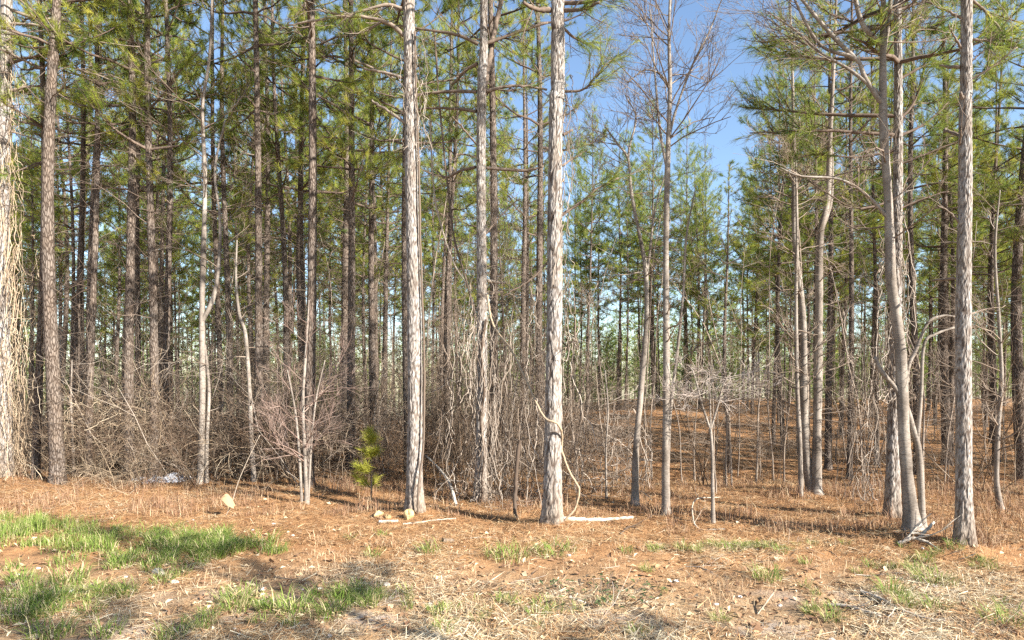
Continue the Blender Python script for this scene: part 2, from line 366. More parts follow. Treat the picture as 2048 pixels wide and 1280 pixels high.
def pine_crown(rg, axis_fn, z0, z1, reach, lm, tufts, rfac=1.0, dens=1.0, r_tr=0.05):
    """whorls of limbs between z0 and z1; fills lm with limbs, tufts with (pos, dir)"""
    z = z0
    while z < z1:
        t = (z - z0) / (z1 - z0)
        prof = reach * (0.55 + 0.55 * math.sin(math.pi * min(1, t * 0.9 + 0.18))) * (1 - 0.58 * t ** 2.6)
        a0 = rg.random() * 6.28
        for k in range(rg.integers(3, 5)):
            if rg.random() > dens: continue
            az = a0 + k * 2 * math.pi / 4 + rg.normal(0, 0.35); L = prof * rg.uniform(0.6, 1.2)
            el = 0.15 + 0.75 * t + rg.normal(0, 0.14)
            c = axis_fn(z); P = [c]; d = np.array([math.cos(az) * math.cos(el), math.sin(az) * math.cos(el), math.sin(el)])
            K = 6
            for i in range(K - 1):
                d = d + rg.normal(0, 0.09, 3); d[2] += (-0.09 if i < 2 else 0.11); d /= np.linalg.norm(d)
                P.append(P[-1] + d * L / (K - 1))
            P = np.array(P); rb = (0.011 + 0.010 * L) * rfac * (1 - 0.5 * t)
            lm.add(P, np.linspace(rb, rb * 0.25, K), 5, float(np.clip(rg.normal(0.35, 0.15), 0, 1)))
            ns = max(3, int(L * 6.6))
            for s_ in range(ns):
                f = rg.uniform(0.28, 1.0) * (K - 1); i = min(int(f), K - 2); q = P[i] + (P[i + 1] - P[i]) * (f - i)
                dd = P[i + 1] - P[i]; dd /= np.linalg.norm(dd)
                sd_ = np.cross(dd, [0, 0, 1.0]); sd_ *= rg.choice([-1, 1])
                nd = dd * 0.75 + sd_ * rg.uniform(0.3, 1.0) + np.array([0, 0, rg.uniform(-0.1, 0.55)]); nd /= np.linalg.norm(nd)
                l2 = L * 0.34 * (1.15 - f / (K - 1) * 0.6) * rg.uniform(0.6, 1.2) + 0.1
                mid = q + nd * l2 * 0.5; nd2 = nd + np.array([0, 0, 0.3]); nd2 /= np.linalg.norm(nd2); tip = mid + nd2 * l2 * 0.5
                lm.add(np.array([q, mid, tip]), np.array([rb * 0.35, rb * 0.25, rb * 0.16]) + 0.0012, 3, float(np.clip(rg.normal(0.35, 0.15), 0, 1)))
                for m_ in range(1 + int(l2 > 0.3) + int(l2 > 0.5)):
                    tufts.append((tip - nd2 * 0.16 * m_ + rg.normal(0, 0.05, 3), nd2 + rg.normal(0, 0.25, 3)))
            tufts.append((P[-1], d))
        z += (0.34 + 0.22 * (1 - t)) * rg.uniform(0.75, 1.25)
    top = axis_fn(z1)
    for k in range(5): tufts.append((top - np.array([0, 0, 0.12 * k]), np.array([0, 0, 1.0]) + rg.normal(0, 0.3, 3)))

def dead_limbs(rg, axis_fn, z0, z1, n, lm, L0=0.9, tint=0.4, r=0.008):
    for i in range(n):
        z = z0 + (z1 - z0) * rg.random() ** 0.7; az = rg.random() * 6.28; el = rg.normal(0.12, 0.3)
        twig_fan(lm, rg, axis_fn(z), np.array([math.cos(az), math.sin(az), math.sin(el)]), L0 * rg.uniform(0.3, 1.5), r * rg.uniform(0.6, 1.3), 1 + int(rg.random() < 0.35),
                 tint, gravity=0.01, kids=3, spread=0.8, wig=0.13, rmin=0.0025, shrink=0.55)

# ------------------------------------------------------------------ pine kinds for the stand (built once, copied)
def pine_kind(seed, H, r0, zc, reach, nn, nl, nw, dead, sides=10, tint=0.5, dens=0.6):
    rg = np.random.default_rng(seed)
    a, b_, p1, p2 = rg.normal(0, 0.06, 2).tolist() + (rg.random(2) * 6.28).tolist()
    def ax(z):
        t = z / H
        return np.array([a * math.sin(t * 4 + p1) * 2 * t + 0.05 * math.sin(t * 9 + p2), b_ * math.sin(t * 4 + p2) * 2 * t + 0.05 * math.sin(t * 8 + p1), z])
    zs = np.concatenate([[-0.3, 0, 0.06, 0.15, 0.3], np.linspace(0.6, H, 40)])
    rr = np.where(zs < 0.3, r0 * (1 + 0.4 * np.exp(-np.maximum(zs, 0) / 0.12)), r0 * (1 - 0.86 * (np.maximum(zs, 0) / H) ** 1.1))
    rr = rr * (1 + 0.04 * np.sin(zs * 7 + p1))
    tm = MB(); tm.tube(np.array([ax(max(z, 0)) + np.array([0, 0, min(z, 0)]) for z in zs]), np.maximum(rr, 0.008), sides)
    lm = Limbs(); tufts = []
    pine_crown(rg, ax, zc, H, reach, lm, tufts, dens=dens)
    dead_limbs(rg, ax, H * 0.16, zc + 1.0, dead, lm)
    lb = MB(); lm.into(lb)
    nb_ = MB(); pos = np.array([t[0] for t in tufts]); dr = np.array([t[1] for t in tufts])
    needle_tufts(nb_, pos, dr, nn, nl, nw, 0.60, rg, tint, 0.24)
    root = thing('pine_tree', 'x', 'pine')
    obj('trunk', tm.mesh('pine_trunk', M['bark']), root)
    cr = obj('crown', nb_.mesh('pine_needles', M['needles'], False), root)
    obj('limb_frame', lb.mesh('pine_limbs', M['limb']), root)['kind'] = 'stuff'
    return root

kinds_near = [pine_kind(100 + i, H, r0, zc, reach, 46, 0.175, 0.0058, dead, tint=tn) for i, (H, r0, zc, reach, dead, tn) in enumerate([
    (14.2, 0.105, 5.9, 1.75, 34, 0.64), (13.4, 0.090, 5.2, 1.5, 40, 0.60), (15.0, 0.115, 6.6, 1.8, 30, 0.66), (12.6, 0.080, 5.6, 1.35, 44, 0.56), (14.6, 0.095, 5.0, 1.6, 36, 0.62)])]
kinds_far = [pine_kind(200 + i, H, r0, zc, reach, 16, 0.24, 0.012, 16, sides=7, tint=tn, dens=0.85) for i, (H, r0, zc, reach, tn) in enumerate([
    (14.4, 0.090, 5.2, 1.7, 0.5), (12.5, 0.080, 3.6, 1.6, 0.56), (15.2, 0.095, 6.2, 1.8, 0.5)])]
used_kind = set()
def put_pine(kind, x, y, label, group, scale=1.0, fat=1.0, rz=None, tilt=0.0):
    o = kind if id(kind) not in used_kind else copy_tree(kind)
    used_kind.add(id(kind))
    o.location = (x, y, hz1(x, y) - 0.02); o.scale = (scale * fat, scale * fat, scale)
    o.rotation_euler = (tilt * rng.normal(), tilt * rng.normal(), rng.random() * 6.28 if rz is None else rz)
    tag(o, label, 'pine', group); return o

placed = []                                            # (x, y) of every trunk so far
def px_of(x, y): return CX + x / y * F

# named pines of the front row of the stand: pixel column, foot row or distance, width in px at eye level, kind, label
row = [
    (106, 966, 25, 2, 'tall straight grey-barked pine second from the left edge, ivy-free trunk'),
    (76, 958, 11, 1, 'thin brown pine just left of the straight grey-barked pine'),
    (184, 955, 13, 3, 'thin pine rising behind the left end of the pale vine mound'),
    (262, 957, 19, 0, 'dark sturdy pine rising from the vine mound left of the white sheet'),
    (301, 958, 15, 4, 'pale-footed vine-wrapped pine just left of the white plastic sheet'),
    (335, 952, 14, 1, 'pine standing directly behind the white plastic sheet'),
    (516, 948, 15, 2, 'brown pine behind the thin crooked sapling on the left'),
    (622, 976, 20, 0, 'straight pine behind the pink-twigged saplings'),
    (703, 940, 17, 4, 'pine left of the bright green pine seedling'),
    (816, 948, 15, 1, 'dark pine half hidden behind the thick pale trunk beside the yellow rocks'),
    (986, 962, 16, 2, 'dark vine-wrapped pine just behind the vine-clad middle trunk'),
    (1080, 950, 15, 0, 'dark pine just left of the thickest trunk and behind it'),
    (1455, 946, 17, 3, 'dark pine on the shaded floor right of the flat-topped little tree'),
    (1660, 940, 14, 4, 'dark pine behind the twin smooth trunks on the right'),
    (1890, 930, 16, 0, 'dark pine seen just left of the rightmost pale pine'),
    (2040, 962, 22, 2, 'dark thick pine cut by the right edge of the picture'),
    (1990, 925, 12, 1, 'slim dark pine left of the thick pine at the right edge'),
    (156, 935, 12, 3, 'thin pine between the grey-barked pine and the vine mound'),
    (455, 925, 12, 3, 'thin pine behind the forked grey hardwood on the left'),
    (748, 925, 13, 1, 'brown pine directly above the bright green pine seedling'),
]
for px, py, w, k, lab in row:
    x, y = G(px, py); kd = kinds_near[k]
    r_t = 0.5 * w * y / F; r_k = (0.105, 0.090, 0.115, 0.080, 0.095)[k] * 0.92
    put_pine(kd, x, y, lab.replace(', ivy-free trunk', ''), None, rng.uniform(0.93, 1.06) * (0.62 if px == 1455 else 1), min(max(r_t / r_k, 0.7), 1.3)); placed.append((x, y))

# the stand behind: rows fill the wedge in view; the gap left of the right-hand trees stays open until 34 m
marks = [(-400, 'left of the grey-barked pine'), (106, 'between the grey-barked pine and vine mound'), (262, 'between the vine mound and forked hardwood'),
         (405, 'between the forked hardwood and pink-twigged saplings'), (612, 'between the pink-twigged saplings and rock-side pine'),
         (828, 'between the rock-side pine and thickest trunk'), (1105, 'between the thickest trunk and slender spotted tree'),
         (1335, 'between the spotted tree and twin smooth trunks'), (1625, 'between the twin trunks and forked broken tree'), (1820, 'right of the forked broken tree')]
def zone(px):
    z = marks[0][1]
    for a, t in marks:
        if px >= a: z = t
    return z
def stand(d0, d1, space, kinds, depth_word, keep):
    n = 0
    for yy in np.arange(d0, d1, space):
        for xx in np.arange(-0.85 * yy - 1, 0.85 * yy + 1, space):
            x = xx + rng.normal(0, 0.28 * space); y = yy + rng.normal(0, 0.28 * space)
            px = px_of(x, y)
            if not -60 < px < 2110: continue
            if not keep(px, y): continue
            if any((x - a) ** 2 + (y - b_) ** 2 < 1.05 ** 2 for a, b_ in placed): continue
            if any(abs(px - px_of(a, b_)) < 5 and b_ < y for a, b_ in placed[:20]): continue
            placed.append((x, y)); n += 1
            put_pine(kinds[rng.integers(len(kinds))], x, y, '%s pine %s' % (depth_word, zone(px)), '%s pines %s' % (depth_word, zone(px)), rng.uniform(0.86, 1.08), rng.uniform(0.62, 0.98), tilt=0.012)
    return n
n1_ = stand(12.6, 22, 1.75, kinds_near, 'slender near-row', lambda px, y: (px < 1090 and not 345 < px < 425 and rng.random() < 0.74) or (px > 1680 and y > 13.5 and rng.random() < 0.62) or (1540 < px <= 1680 and y > 17 and rng.random() < 0.5))
n2_ = stand(22.5, 44, 2.2, kinds_far, 'slim far-back', lambda px, y: (px < 1090 and rng.random() < 0.88) or (px > 1500 and rng.random() < 0.85) or (1090 <= px <= 1500 and y > 33 and rng.random() < 0.95))
import sys; print('stand pines', n1_, n2_, file=sys.stderr)

# trees behind the camera whose shade falls over the front of the clearing
for i, (x, y) in enumerate([(5.3, -0.2), (6.3, -2.5), (8.0, -3.9), (9.6, -5.2)]):
    o = put_pine(kinds_near[i % 5], x, y, 'young pine of the row behind the camera', 'pines behind the camera', 0.515 + 0.04 * (i % 3), 1.1)

# the stand goes on beyond the right edge of the picture; its shade falls across the floor on the right
for xx in np.arange(7, 36, 2.6):
    for yy in np.arange(4.5, 30, 2.6):
        x = xx + rng.normal(0, 0.6); y = yy + rng.normal(0, 0.6)
        if x < 0.85 * y + 1.2 or x > 0.85 * y + 20 or y < 10.4 - 0.70 * (x - 4.5) or rng.random() < 0.32: continue
        put_pine(kinds_near[rng.integers(5)], x, y, 'pine of the stand beyond the right edge of the picture', 'pines beyond the right edge', rng.uniform(0.86, 1.05))
# ------------------------------------------------------------------ far wood
low = []
for i in range(4):
    rg = np.random.default_rng(300 + i); H = 14.0; mb = MB()
    mb.tube(np.array([[0.1 * math.sin(z), 0.1 * math.cos(z * 1.3), z] for z in np.linspace(-0.5, H, 6)]), np.linspace(0.12, 0.02, 6), 4)
    lv = MB(); P = []; D = []
    for k in range(120):
        t = rg.random() ** 0.9; z = 2.0 + t * (H - 2.0); rr = 2.1 * (1 - 0.62 * t ** 2.2) * math.sqrt(rg.random()); a = rg.random() * 6.28
        P.append([rr * math.cos(a), rr * math.sin(a), z]); D.append([math.cos(a), math.sin(a), 0.6])
    needle_tufts(lv, np.array(P), np.array(D), 7, 0.6, 0.075, 0.75, rg, 0.5, 0.25)
    low.append((np.concatenate(mb.V), np.concatenate(mb.Q), np.concatenate(lv.V), np.concatenate(lv.A)))
tw = MB(); cw = MB(); nfar = 0
for yy in np.arange(46, 130, 5.0):
    for xx in np.arange(-0.9 * yy, 0.9 * yy, 4.2):
        if rng.random() < 0.08: continue
        x = xx + rng.normal(0, 1.2); y = yy + rng.normal(0, 1.2); k = rng.integers(4); a = rng.random() * 6.28; s_ = rng.uniform(0.75, 1.0)
        if px_of(x, y) < 1100: s_ *= 0.9 + 0.15 * rng.random()
        if rng.random() < 0.25: s_ *= 0.55
        tv, tq, cv, ca = low[k]; Rm = np.array([[math.cos(a), -math.sin(a), 0], [math.sin(a), math.cos(a), 0], [0, 0, 1]]); o_ = np.array([x, y, hz1(x, y)])
        tw.add(tv @ Rm.T * s_ + o_, Q=tq); cw.add(cv @ Rm.T * s_ + o_, T=np.arange(len(cv)).reshape(-1, 3), a=ca * 0.75); nfar += 1
for i in range(330):                                    # young pines closing the view near the ground
    y = rng.uniform(37, 80); x = rng.uniform(-0.85, 0.85) * y; tv, tq, cv, ca = low[rng.integers(4)]; s_ = rng.uniform(0.22, 0.45); o_ = np.array([x, y, hz1(x, y) - 0.5])
    tw.add(tv * s_ + o_, Q=tq); cw.add(cv * np.array([1.5, 1.5, 1]) * s_ + o_, T=np.arange(len(cv)).reshape(-1, 3), a=ca * 0.6)
fw = obj('far_wood', None); tag(fw, 'distant pine wood closing the view behind the stand', kind='stuff')
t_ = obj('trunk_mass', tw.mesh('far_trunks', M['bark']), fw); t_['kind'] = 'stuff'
t_ = obj('foliage_mass', cw.mesh('far_foliage', M['needles'], False), fw); t_['kind'] = 'stuff'

# ------------------------------------------------------------------ the big pines at the edge, built one by one
def limb_part(parent, name, pts, d, w0, w1, seed, twigs=0, tufts=0, tint=0.5, twl=0.35, mat='limb', toff=0.3, nl=0.19):
    """one limb traced as pixels at distance d; w0,w1 widths in px; twigs and needle tufts grow on it"""
    rg = np.random.default_rng(seed)
    P = spline(WP(pts, d) + np.array([0, 1, 0]) * np.linspace(0, rg.normal(0, 0.25), len(pts))[:, None], 5 * len(pts))
    mb = MB(); L = len(P); lw = np.linspace(w0, w1, L) * d / F * 0.5
    P = P + rg.normal(0, 0.006, P.shape) * np.linspace(0, 1, L)[:, None]
    mb.tube(P, lw * (1 + 0.08 * rg.normal(0, 1, L)), 8, tint)
    lm = Limbs(); ends = []
    for i in range(twigs):
        k = int(rg.uniform(0.2, 0.99) * (L - 1)); dd = P[k + 1] - P[k]; dd /= np.linalg.norm(dd)
        nd = rot_about(dd, perp(dd, rg), rg.uniform(0.5, 1.1)); nd[2] += 0.1
        twig_fan(lm, rg, P[k], nd, twl * rg.uniform(0.5, 1.4), max(lw[k] * 0.4, 0.003), 1, tint, 0.0, 3, 0.7, 0.12, 0.0022)
    tp = []
    for i in range(tufts):
        k = int(rg.uniform(toff, 1.0) * (L - 1)); k = min(k, L - 2); dd = P[k + 1] - P[k]; dd /= np.linalg.norm(dd)
        nd = rot_about(dd, perp(dd, rg), rg.uniform(0.3, 1.0)); nd[2] += 0.25; l2 = rg.uniform(0.08, 0.42)
        q = P[k] + nd * l2 * 0.55; q2 = q + (nd + np.array([0, 0, 0.25])) * l2 * 0.45
        lm.add(np.array([P[k], q, q2]), np.array([0.005, 0.004, 0.003]), 3, tint * 0.8)
        tp.append((q2, nd)); tp.append((q, nd + rg.normal(0, 0.4, 3)))
    if lm.d: lm.into(mb)
    o = obj(name, mb.mesh(name, M[mat]), parent)
    if tp:
        nb_ = MB(); needle_tufts(nb_, np.array([t[0] for t in tp]), np.array([t[1] for t in tp]), 22, nl, 0.0036, 0.45, rg, 0.45, 0.2)
        obj('needle_cluster', nb_.mesh('needle_cluster', M['needles'], False), o)
    return o

def edge_pine(label, pts, d, widths, seed, H, zc, reach, sides=52, amp=0.007, crown_dens=0.5, plate=(0.032, 0.085)):
    """pts: pixel path of the stem centre from the foot; widths: px at the same points"""
    foot = W(pts[0][0], pts[0][1], d); foot[2] = hz1(foot[0], d) - 0.05
    path = WP(pts, d); path[0] = foot
    top = path[-1] + (path[-1] - path[-3]) * 0.0; top = np.array([path[-1][0] * 1.0, d, H])
    path = np.vstack([path, top]); sp_ = spline(path, 120)
    Ls = np.concatenate([[0], np.cumsum(np.linalg.norm(np.diff(path, axis=0), axis=1))])
    rads = [w * 0.84 * d / F * 0.5 for w in widths] + [0.02]
    root = thing('pine_tree', label, 'pine', tuple(foot)); inv = np.array(foot)
    mb = rough_trunk(sp_ - inv, (Ls, rads), amp, seed, sides=sides, plate=plate)
    obj('trunk', mb.mesh('edge_trunk', M['bark_near']), root)
    rg = np.random.default_rng(seed)
    def ax(z):
        return np.array([np.interp(z, sp_[:, 2], sp_[:, 0]), np.interp(z, sp_[:, 2], sp_[:, 1]), z]) - inv
    lm = Limbs(); tf = []; pine_crown(rg, ax, zc, H, reach, lm, tf, rfac=1.2, dens=crown_dens)
    lb = MB(); lm.into(lb); obj('limb_frame', lb.mesh('edge_limbs', M['limb']), root)['kind'] = 'stuff'
    nb_ = MB(); needle_tufts(nb_, np.array([t[0] for t in tf]) , np.array([t[1] for t in tf]), 30, 0.19, 0.006, 0.42, rg, 0.5, 0.2)
    obj('crown', nb_.mesh('edge_crown', M['needles'], False), root)
    placed.append((foot[0], d))
    return root, inv
def LP(root_inv, *a, **k):
    root, inv = root_inv
    o = limb_part(root, *a, **k); o.location = -Vector(inv)
    return o

dA, dC, dD, dE, dF, dG, dH = dist(962), dist(1031), dist(1002), dist(1056), dist(1101), dist(1042), dist(1078)
A_ = edge_pine('vine-draped pale pine cut by the left edge of the picture', [(6, 962), (6, 800), (4, 600), (6, 400), (10, 200), (13, 0)], dA, [44, 34, 31, 28, 25, 23], 11, 15, 6.6, 1.8)
C_ = edge_pine('thick pale pine with a vine seam, beside the two yellow rocks', [(829, 1031), (829, 960), (830, 800), (828, 600), (824, 420), (821, 200), (818, 0)], dC, [44, 38, 35, 32, 29, 27, 26], 12, 15, 6.4, 1.7)
D_ = edge_pine('slimmer pale pine wrapped in vines, middle of the three central trunks', [(960, 1002), (962, 900), (964, 700), (963, 500), (962, 330), (964, 150), (968, 0)], dD, [30, 25, 24, 23, 21, 21, 18], 13, 14, 6.8, 1.6, sides=44, plate=(0.027, 0.09))
E_ = edge_pine('thickest pale pine with plated bark, right of the three central trunks', [(1105, 1056), (1105, 960), (1107, 800), (1109, 600), (1110, 400), (1112, 200), (1116, 0)], dE, [48, 42, 38, 36, 34, 33, 31], 14, 15.5, 5.9, 1.8, plate=(0.042, 0.12), amp=0.011)
F_ = edge_pine('pale rightmost foreground pine with short broken limb stubs', [(1929, 1101), (1928, 1000), (1927, 800), (1927, 600), (1930, 400), (1931, 200), (1933, 0)], dF, [42, 35, 33, 31, 28, 25, 24], 15, 13, 5.6, 1.5, sides=44, plate=(0.025, 0.06), amp=0.006)
G_ = edge_pine('dark plated pine right behind the forked smooth tree, needle limbs reaching left', [(1785, 1042), (1786, 900), (1790, 700), (1794, 500), (1796, 300), (1796, 100), (1795, -40)], dG, [34, 28, 25, 22, 20, 17, 15], 16, 12, 5.2, 1.7, sides=40)
tg = 0.5
for i, (P_, w0, w1, tw_, nt_) in enumerate([
    ([(807, 70), (776, 50), (717, 43), (650, 55), (590, 72)], 9, 3, 10, 0), ([(806, 18), (772, 17), (698, 42), (640, 40)], 8, 3, 8, 8),
    ([(806, 156), (768, 143), (724, 133)], 7, 4, 0, 0), ([(814, 248), (768, 213), (737, 189)], 7, 4, 0, 0), ([(812, 278), (790, 277), (770, 274)], 5, 2, 2, 0)]):
    LP(C_, 'branch', P_, dC, w0, w1, 400 + i, twigs=tw_, tufts=nt_, tint=0.7)
for i, (P_, w0, w1, tw_, nt_) in enumerate([
    ([(957, 88), (912, 72), (842, 64), (800, 60)], 8, 3, 8, 4), ([(953, 184), (905, 178), (834, 180), (795, 182), (737, 166)], 8, 2.5, 10, 8), ([(953, 223), (912, 207), (850, 195), (820, 190)], 7, 3, 6, 3),
    ([(955, 127), (928, 135), (901, 156)], 8, 4, 6, 4), ([(953, 289), (912, 262)], 4, 2, 3, 0), ([(951, 334), (920, 334), (889, 340), (866, 324)], 7, 3, 9, 0),
    ([(975, 86), (1030, 64), (1096, 41)], 8, 5, 6, 4), ([(973, 182), (1030, 168), (1096, 172)], 8, 4, 8, 4), ([(973, 336), (1049, 340), (1088, 330)], 7, 4, 6, 0),
    ([(965, 190), (978, 120), (987, 59), (1003, -20)], 14, 9, 4, 2), ([(972, 561), (990, 556), (1008, 550)], 7, 6, 0, 0), ([(970, 470), (1000, 430), (1040, 390)], 4, 2, 6, 0)]):
    LP(D_, 'branch', P_, dD, w0, w1, 420 + i, twigs=tw_, tufts=nt_, tint=0.55 if i != 10 else 0.95)
for i, (P_, w0, w1, tw_, nt_) in enumerate([
    ([(1100, 20), (1069, 31), (1045, 32)], 11, 6, 2, 0), ([(1128, 21), (1163, 37), (1190, 41)], 9, 4, 2, 5), ([(1128, 6), (1186, 16), (1240, -4)], 9, 4, 5, 9),
    ([(1126, 56), (1160, 62), (1198, 56)], 6, 2, 2, 12), ([(1126, 183), (1165, 184), (1190, 160), (1215, 135)], 6, 2, 2, 16),
    ([(1120, 432), (1166, 402), (1200, 375), (1236, 358)], 7, 3, 8, 12), ([(1124, 332), (1150, 305), (1186, 273)], 5, 2, 6, 10), ([(1126, 270), (1145, 258)], 7, 4, 0, 0), ([(1120, 360), (1130, 352)], 9, 5, 0, 0), ([(1100, 520), (1060, 560), (1010, 590)], 4, 2, 8, 0)]):
    LP(E_, 'branch', P_, dE, w0, w1, 440 + i, twigs=tw_, tufts=nt_, tint=0.5)
for i, (P_, w0, w1, tw_, nt_) in enumerate([
    ([(1924, 36), (1895, 15), (1860, -6)], 6, 3, 4, 3), ([(1942, -2), (1992, 20), (2035, 51)], 6, 3, 5, 8), ([(1940, 78), (1984, 82), (2047, 78)], 6, 3, 4, 14), ([(1922, 96), (1900, 80), (1879, 66)], 5, 2, 5, 0),
    ([(1920, 134), (1893, 122)], 8, 4, 0, 0), ([(1930, 206), (1914, 189)], 9, 5, 0, 0), ([(1930, 276), (1924, 238)], 8, 6, 0, 0), ([(1940, 126), (1960, 108), (1977, 92)], 4, 2, 3, 0),
    ([(1940, 160), (1975, 140), (2010, 110)], 4, 2, 5, 4), ([(1926, 454), (1905, 428), (1879, 408)], 5, 2.5, 3, 0), ([(1925, 556), (1912, 550)], 6, 5, 0, 0), ([(1942, 628), (1975, 618), (2020, 612)], 4, 1.5, 6, 0), ([(1920, 290), (1898, 270)], 4, 2, 2, 0)]):
    LP(F_, 'branch', P_, dF, w0, w1, 460 + i, twigs=tw_, tufts=nt_, tint=0.6)
for i, (P_, w0, w1, tw_, nt_) in enumerate([
    ([(1790, 270), (1660, 268), (1582, 273), (1484, 285)], 8, 2.5, 6, 26), ([(1790, 232), (1680, 213), (1590, 188), (1523, 164)], 9, 2.5, 6, 36), ([(1792, 117), (1660, 113), (1582, 98)], 8, 3, 6, 30),
    ([(1793, 51), (1680, 51), (1602, 49), (1560, 36)], 8, 2.5, 6, 30), ([(1797, 273), (1859, 242), (1914, 195)], 6, 2.5, 6, 10), ([(1797, 242), (1836, 195), (1867, 98)], 7, 2, 6, 16), ([(1794, 300), (1720, 310), (1640, 300), (1560, 318)], 6, 2, 6, 26),
    ([(1797, 20), (1850, 0), (1900, -20)], 6, 2, 6, 20), ([(1797, 160), (1850, 130), (1890, 120)], 6, 2, 6, 16), ([(1796, 90), (1840, 60), (1875, 60)], 6, 2, 4, 22), ([(1795, 330), (1850, 310), (1915, 285)], 4, 2, 9, 0),
    ([(1794, 420), (1840, 400), (1900, 380)], 4, 2, 9, 0), ([(1792, 400), (1700, 420), (1600, 370)], 5, 2, 14, 4)]):
    LP(G_, 'branch', P_, dG, w0, w1, 480 + i, twigs=tw_, tufts=nt_, tint=0.3, nl=0.17, toff=0.42)
for i, (P_, w0, w1, tw_, nt_) in enumerate([
    ([(16, 16), (60, 30), (130, 35), (200, 52)], 7, 2.5, 8, 0), ([(16, 48), (80, 55), (150, 80), (230, 100), (300, 112)], 6, 2, 10, 10), ([(14, 115), (80, 118), (160, 140), (240, 165)], 6, 2, 10, 6), ([(15, 182), (50, 172), (90, 166)], 6, 2.5, 4, 0), ([(12, 260), (60, 275), (120, 300)], 4, 2, 10, 0)]):
    LP(A_, 'branch', P_, dA, w0, w1, 500 + i, twigs=tw_, tufts=nt_, tint=0.75)

# ------------------------------------------------------------------ bare broad-leaved trees
def bare_tree(name, label, cat, stems, d, seed, fans=(), mat='smooth', twig_mat='twig', top=None, group=None, fine=0.0013):
    """stems: list of (pixel path, widths px); fans: (stem index, row from, row to, count, length, up, levels, lean)"""
    rg = np.random.default_rng(seed)
    f0 = stems[0][0][0]; foot = W(f0[0], f0[1], d); foot[2] = hz1(foot[0], d) - 0.03
    root = thing(name, label, cat, tuple(foot)); placed.append((foot[0], d))
    paths = []
    for i, (pts, wd) in enumerate(stems):
        P = WP(pts, d)
        if abs(P[0][2] - foot[2]) < 0.3: P[0][2] = hz1(P[0][0], P[0][1]) - 0.03
        n = max(20, int(np.linalg.norm(np.diff(P, axis=0), axis=1).sum() / 0.05)); S_ = spline(P, n) - foot
        rad = np.interp(np.linspace(0, len(pts) - 1, n), np.arange(len(wd)), np.array(wd) * d / F * 0.5)
        rad = rad * (1 + 0.05 * np.sin(np.linspace(0, 30, n) + i) + 0.03 * rg.normal(0, 1, n))
        if i == 0 or P[0][2] < 0.1: rad[:4] *= np.array([1.45, 1.28, 1.15, 1.05])
        mb = MB(); mb.tube(S_, rad, 16 if wd[0] > 16 else 9, 0.55); paths.append((S_, rad))
        obj('trunk' if i == 0 else 'stem', mb.mesh('bare_stem', M[mat]), root)
    for fi, (si, r0, r1, n, L, up, lv, side) in enumerate(fans):
        S_, rad = paths[si]; lm = Limbs(); zz = S_[:, 2] + foot[2]
        z0 = CAMH + (HZ - r0) / F * d; z1 = CAMH + (HZ - r1) / F * d
        for k in range(n):
            z = rg.uniform(z0, z1); j = int(np.argmin(abs(zz - z))); az = rg.random() * 6.28
            if side and rg.random() < 0.7: az = (0 if side > 0 else math.pi) + rg.normal(0, 0.6)
            dirn = np.array([math.cos(az), math.sin(az), up + rg.normal(0, 0.2)])
            twig_fan(lm, rg, S_[j], dirn, L * rg.uniform(0.6, 1.3), min(rad[j] * 0.42, 0.011), lv, 0.45, 0.02, 5 if lv < 3 else 4, 0.62, 0.13, fine, 0.6)
        mb = MB(); lm.into(mb); obj('crown' if fi == 0 else 'branchwork', mb.mesh('bare_crown', M[twig_mat]), root)['kind'] = 'stuff'
    return root, foot

H_ = bare_tree('maple_tree', 'forked grey smooth-barked leafless tree with a broken side stem', 'tree',
    [([(1826, 1078), (1815, 960), (1808, 868), (1804, 777), (1801, 700), (1794, 640), (1782, 560), (1780, 500), (1776, 390), (1768, 273), (1766, 195), (1766, 39), (1768, -60), (1770, -200), (1775, -420)], [33, 21, 22, 21, 20, 20, 19, 18, 16, 16, 14, 11, 8, 6, 3]),
     ([(1845, 1078), (1843, 1000), (1837, 900), (1826, 860), (1813, 815), (1790, 775), (1762, 742), (1750, 714)], [15, 13, 12, 11, 11, 9, 9, 7]),
     ([(1813, 818), (1815, 740), (1832, 700), (1856, 645), (1885, 632), (1909, 633)], [9, 8, 7, 6, 5, 4]),
     ([(1834, 880), (1842, 790), (1848, 690), (1872, 668), (1908, 655)], [10, 7, 6, 5, 4]),
     ([(1766, 202), (1758, 199), (1730, 156), (1711, 117), (1641, 90), (1590, 0), (1575, -60)], [11, 10, 9, 8, 6, 4.5, 3]),
     ([(1711, 118), (1660, 66), (1605, 0), (1570, -50)], [9, 8, 6, 4]),
     ([(1764, 90), (1727, 51), (1711, 0), (1700, -80)], [9, 9, 8, 5]),
     ([(1768, 100), (1778, 40), (1783, -20), (1800, -120)], [9, 8, 8, 4]),
     ([(1762, 190), (1700, 140), (1640, 105), (1590, 60), (1530, 20)], [7, 6, 5, 4, 2]),
     ([(1776, 436), (1734, 391), (1680, 359), (1600, 352), (1560, 335)], [8, 6, 5, 4, 2])],
    dH, 21, fans=[(4, 150, -60, 10, 0.7, 0.5, 2, -1), (5, 100, -50, 9, 0.6, 0.5, 2, 0), (6, 80, -80, 8, 0.6, 0.5, 2, 0), (7, 80, -100, 8, 0.6, 0.6, 2, 1), (8, 140, 30, 10, 0.5, 0.3, 2, -1), (9, 400, 340, 10, 0.45, 0.2, 2, -1), (0, 60, -400, 16, 1.0, 0.8, 2, 0), (2, 720, 640, 4, 0.25, 0.2, 1, 0), (0, 560, 300, 6, 0.5, 0.3, 2, 0)])
dI = dist(1031)
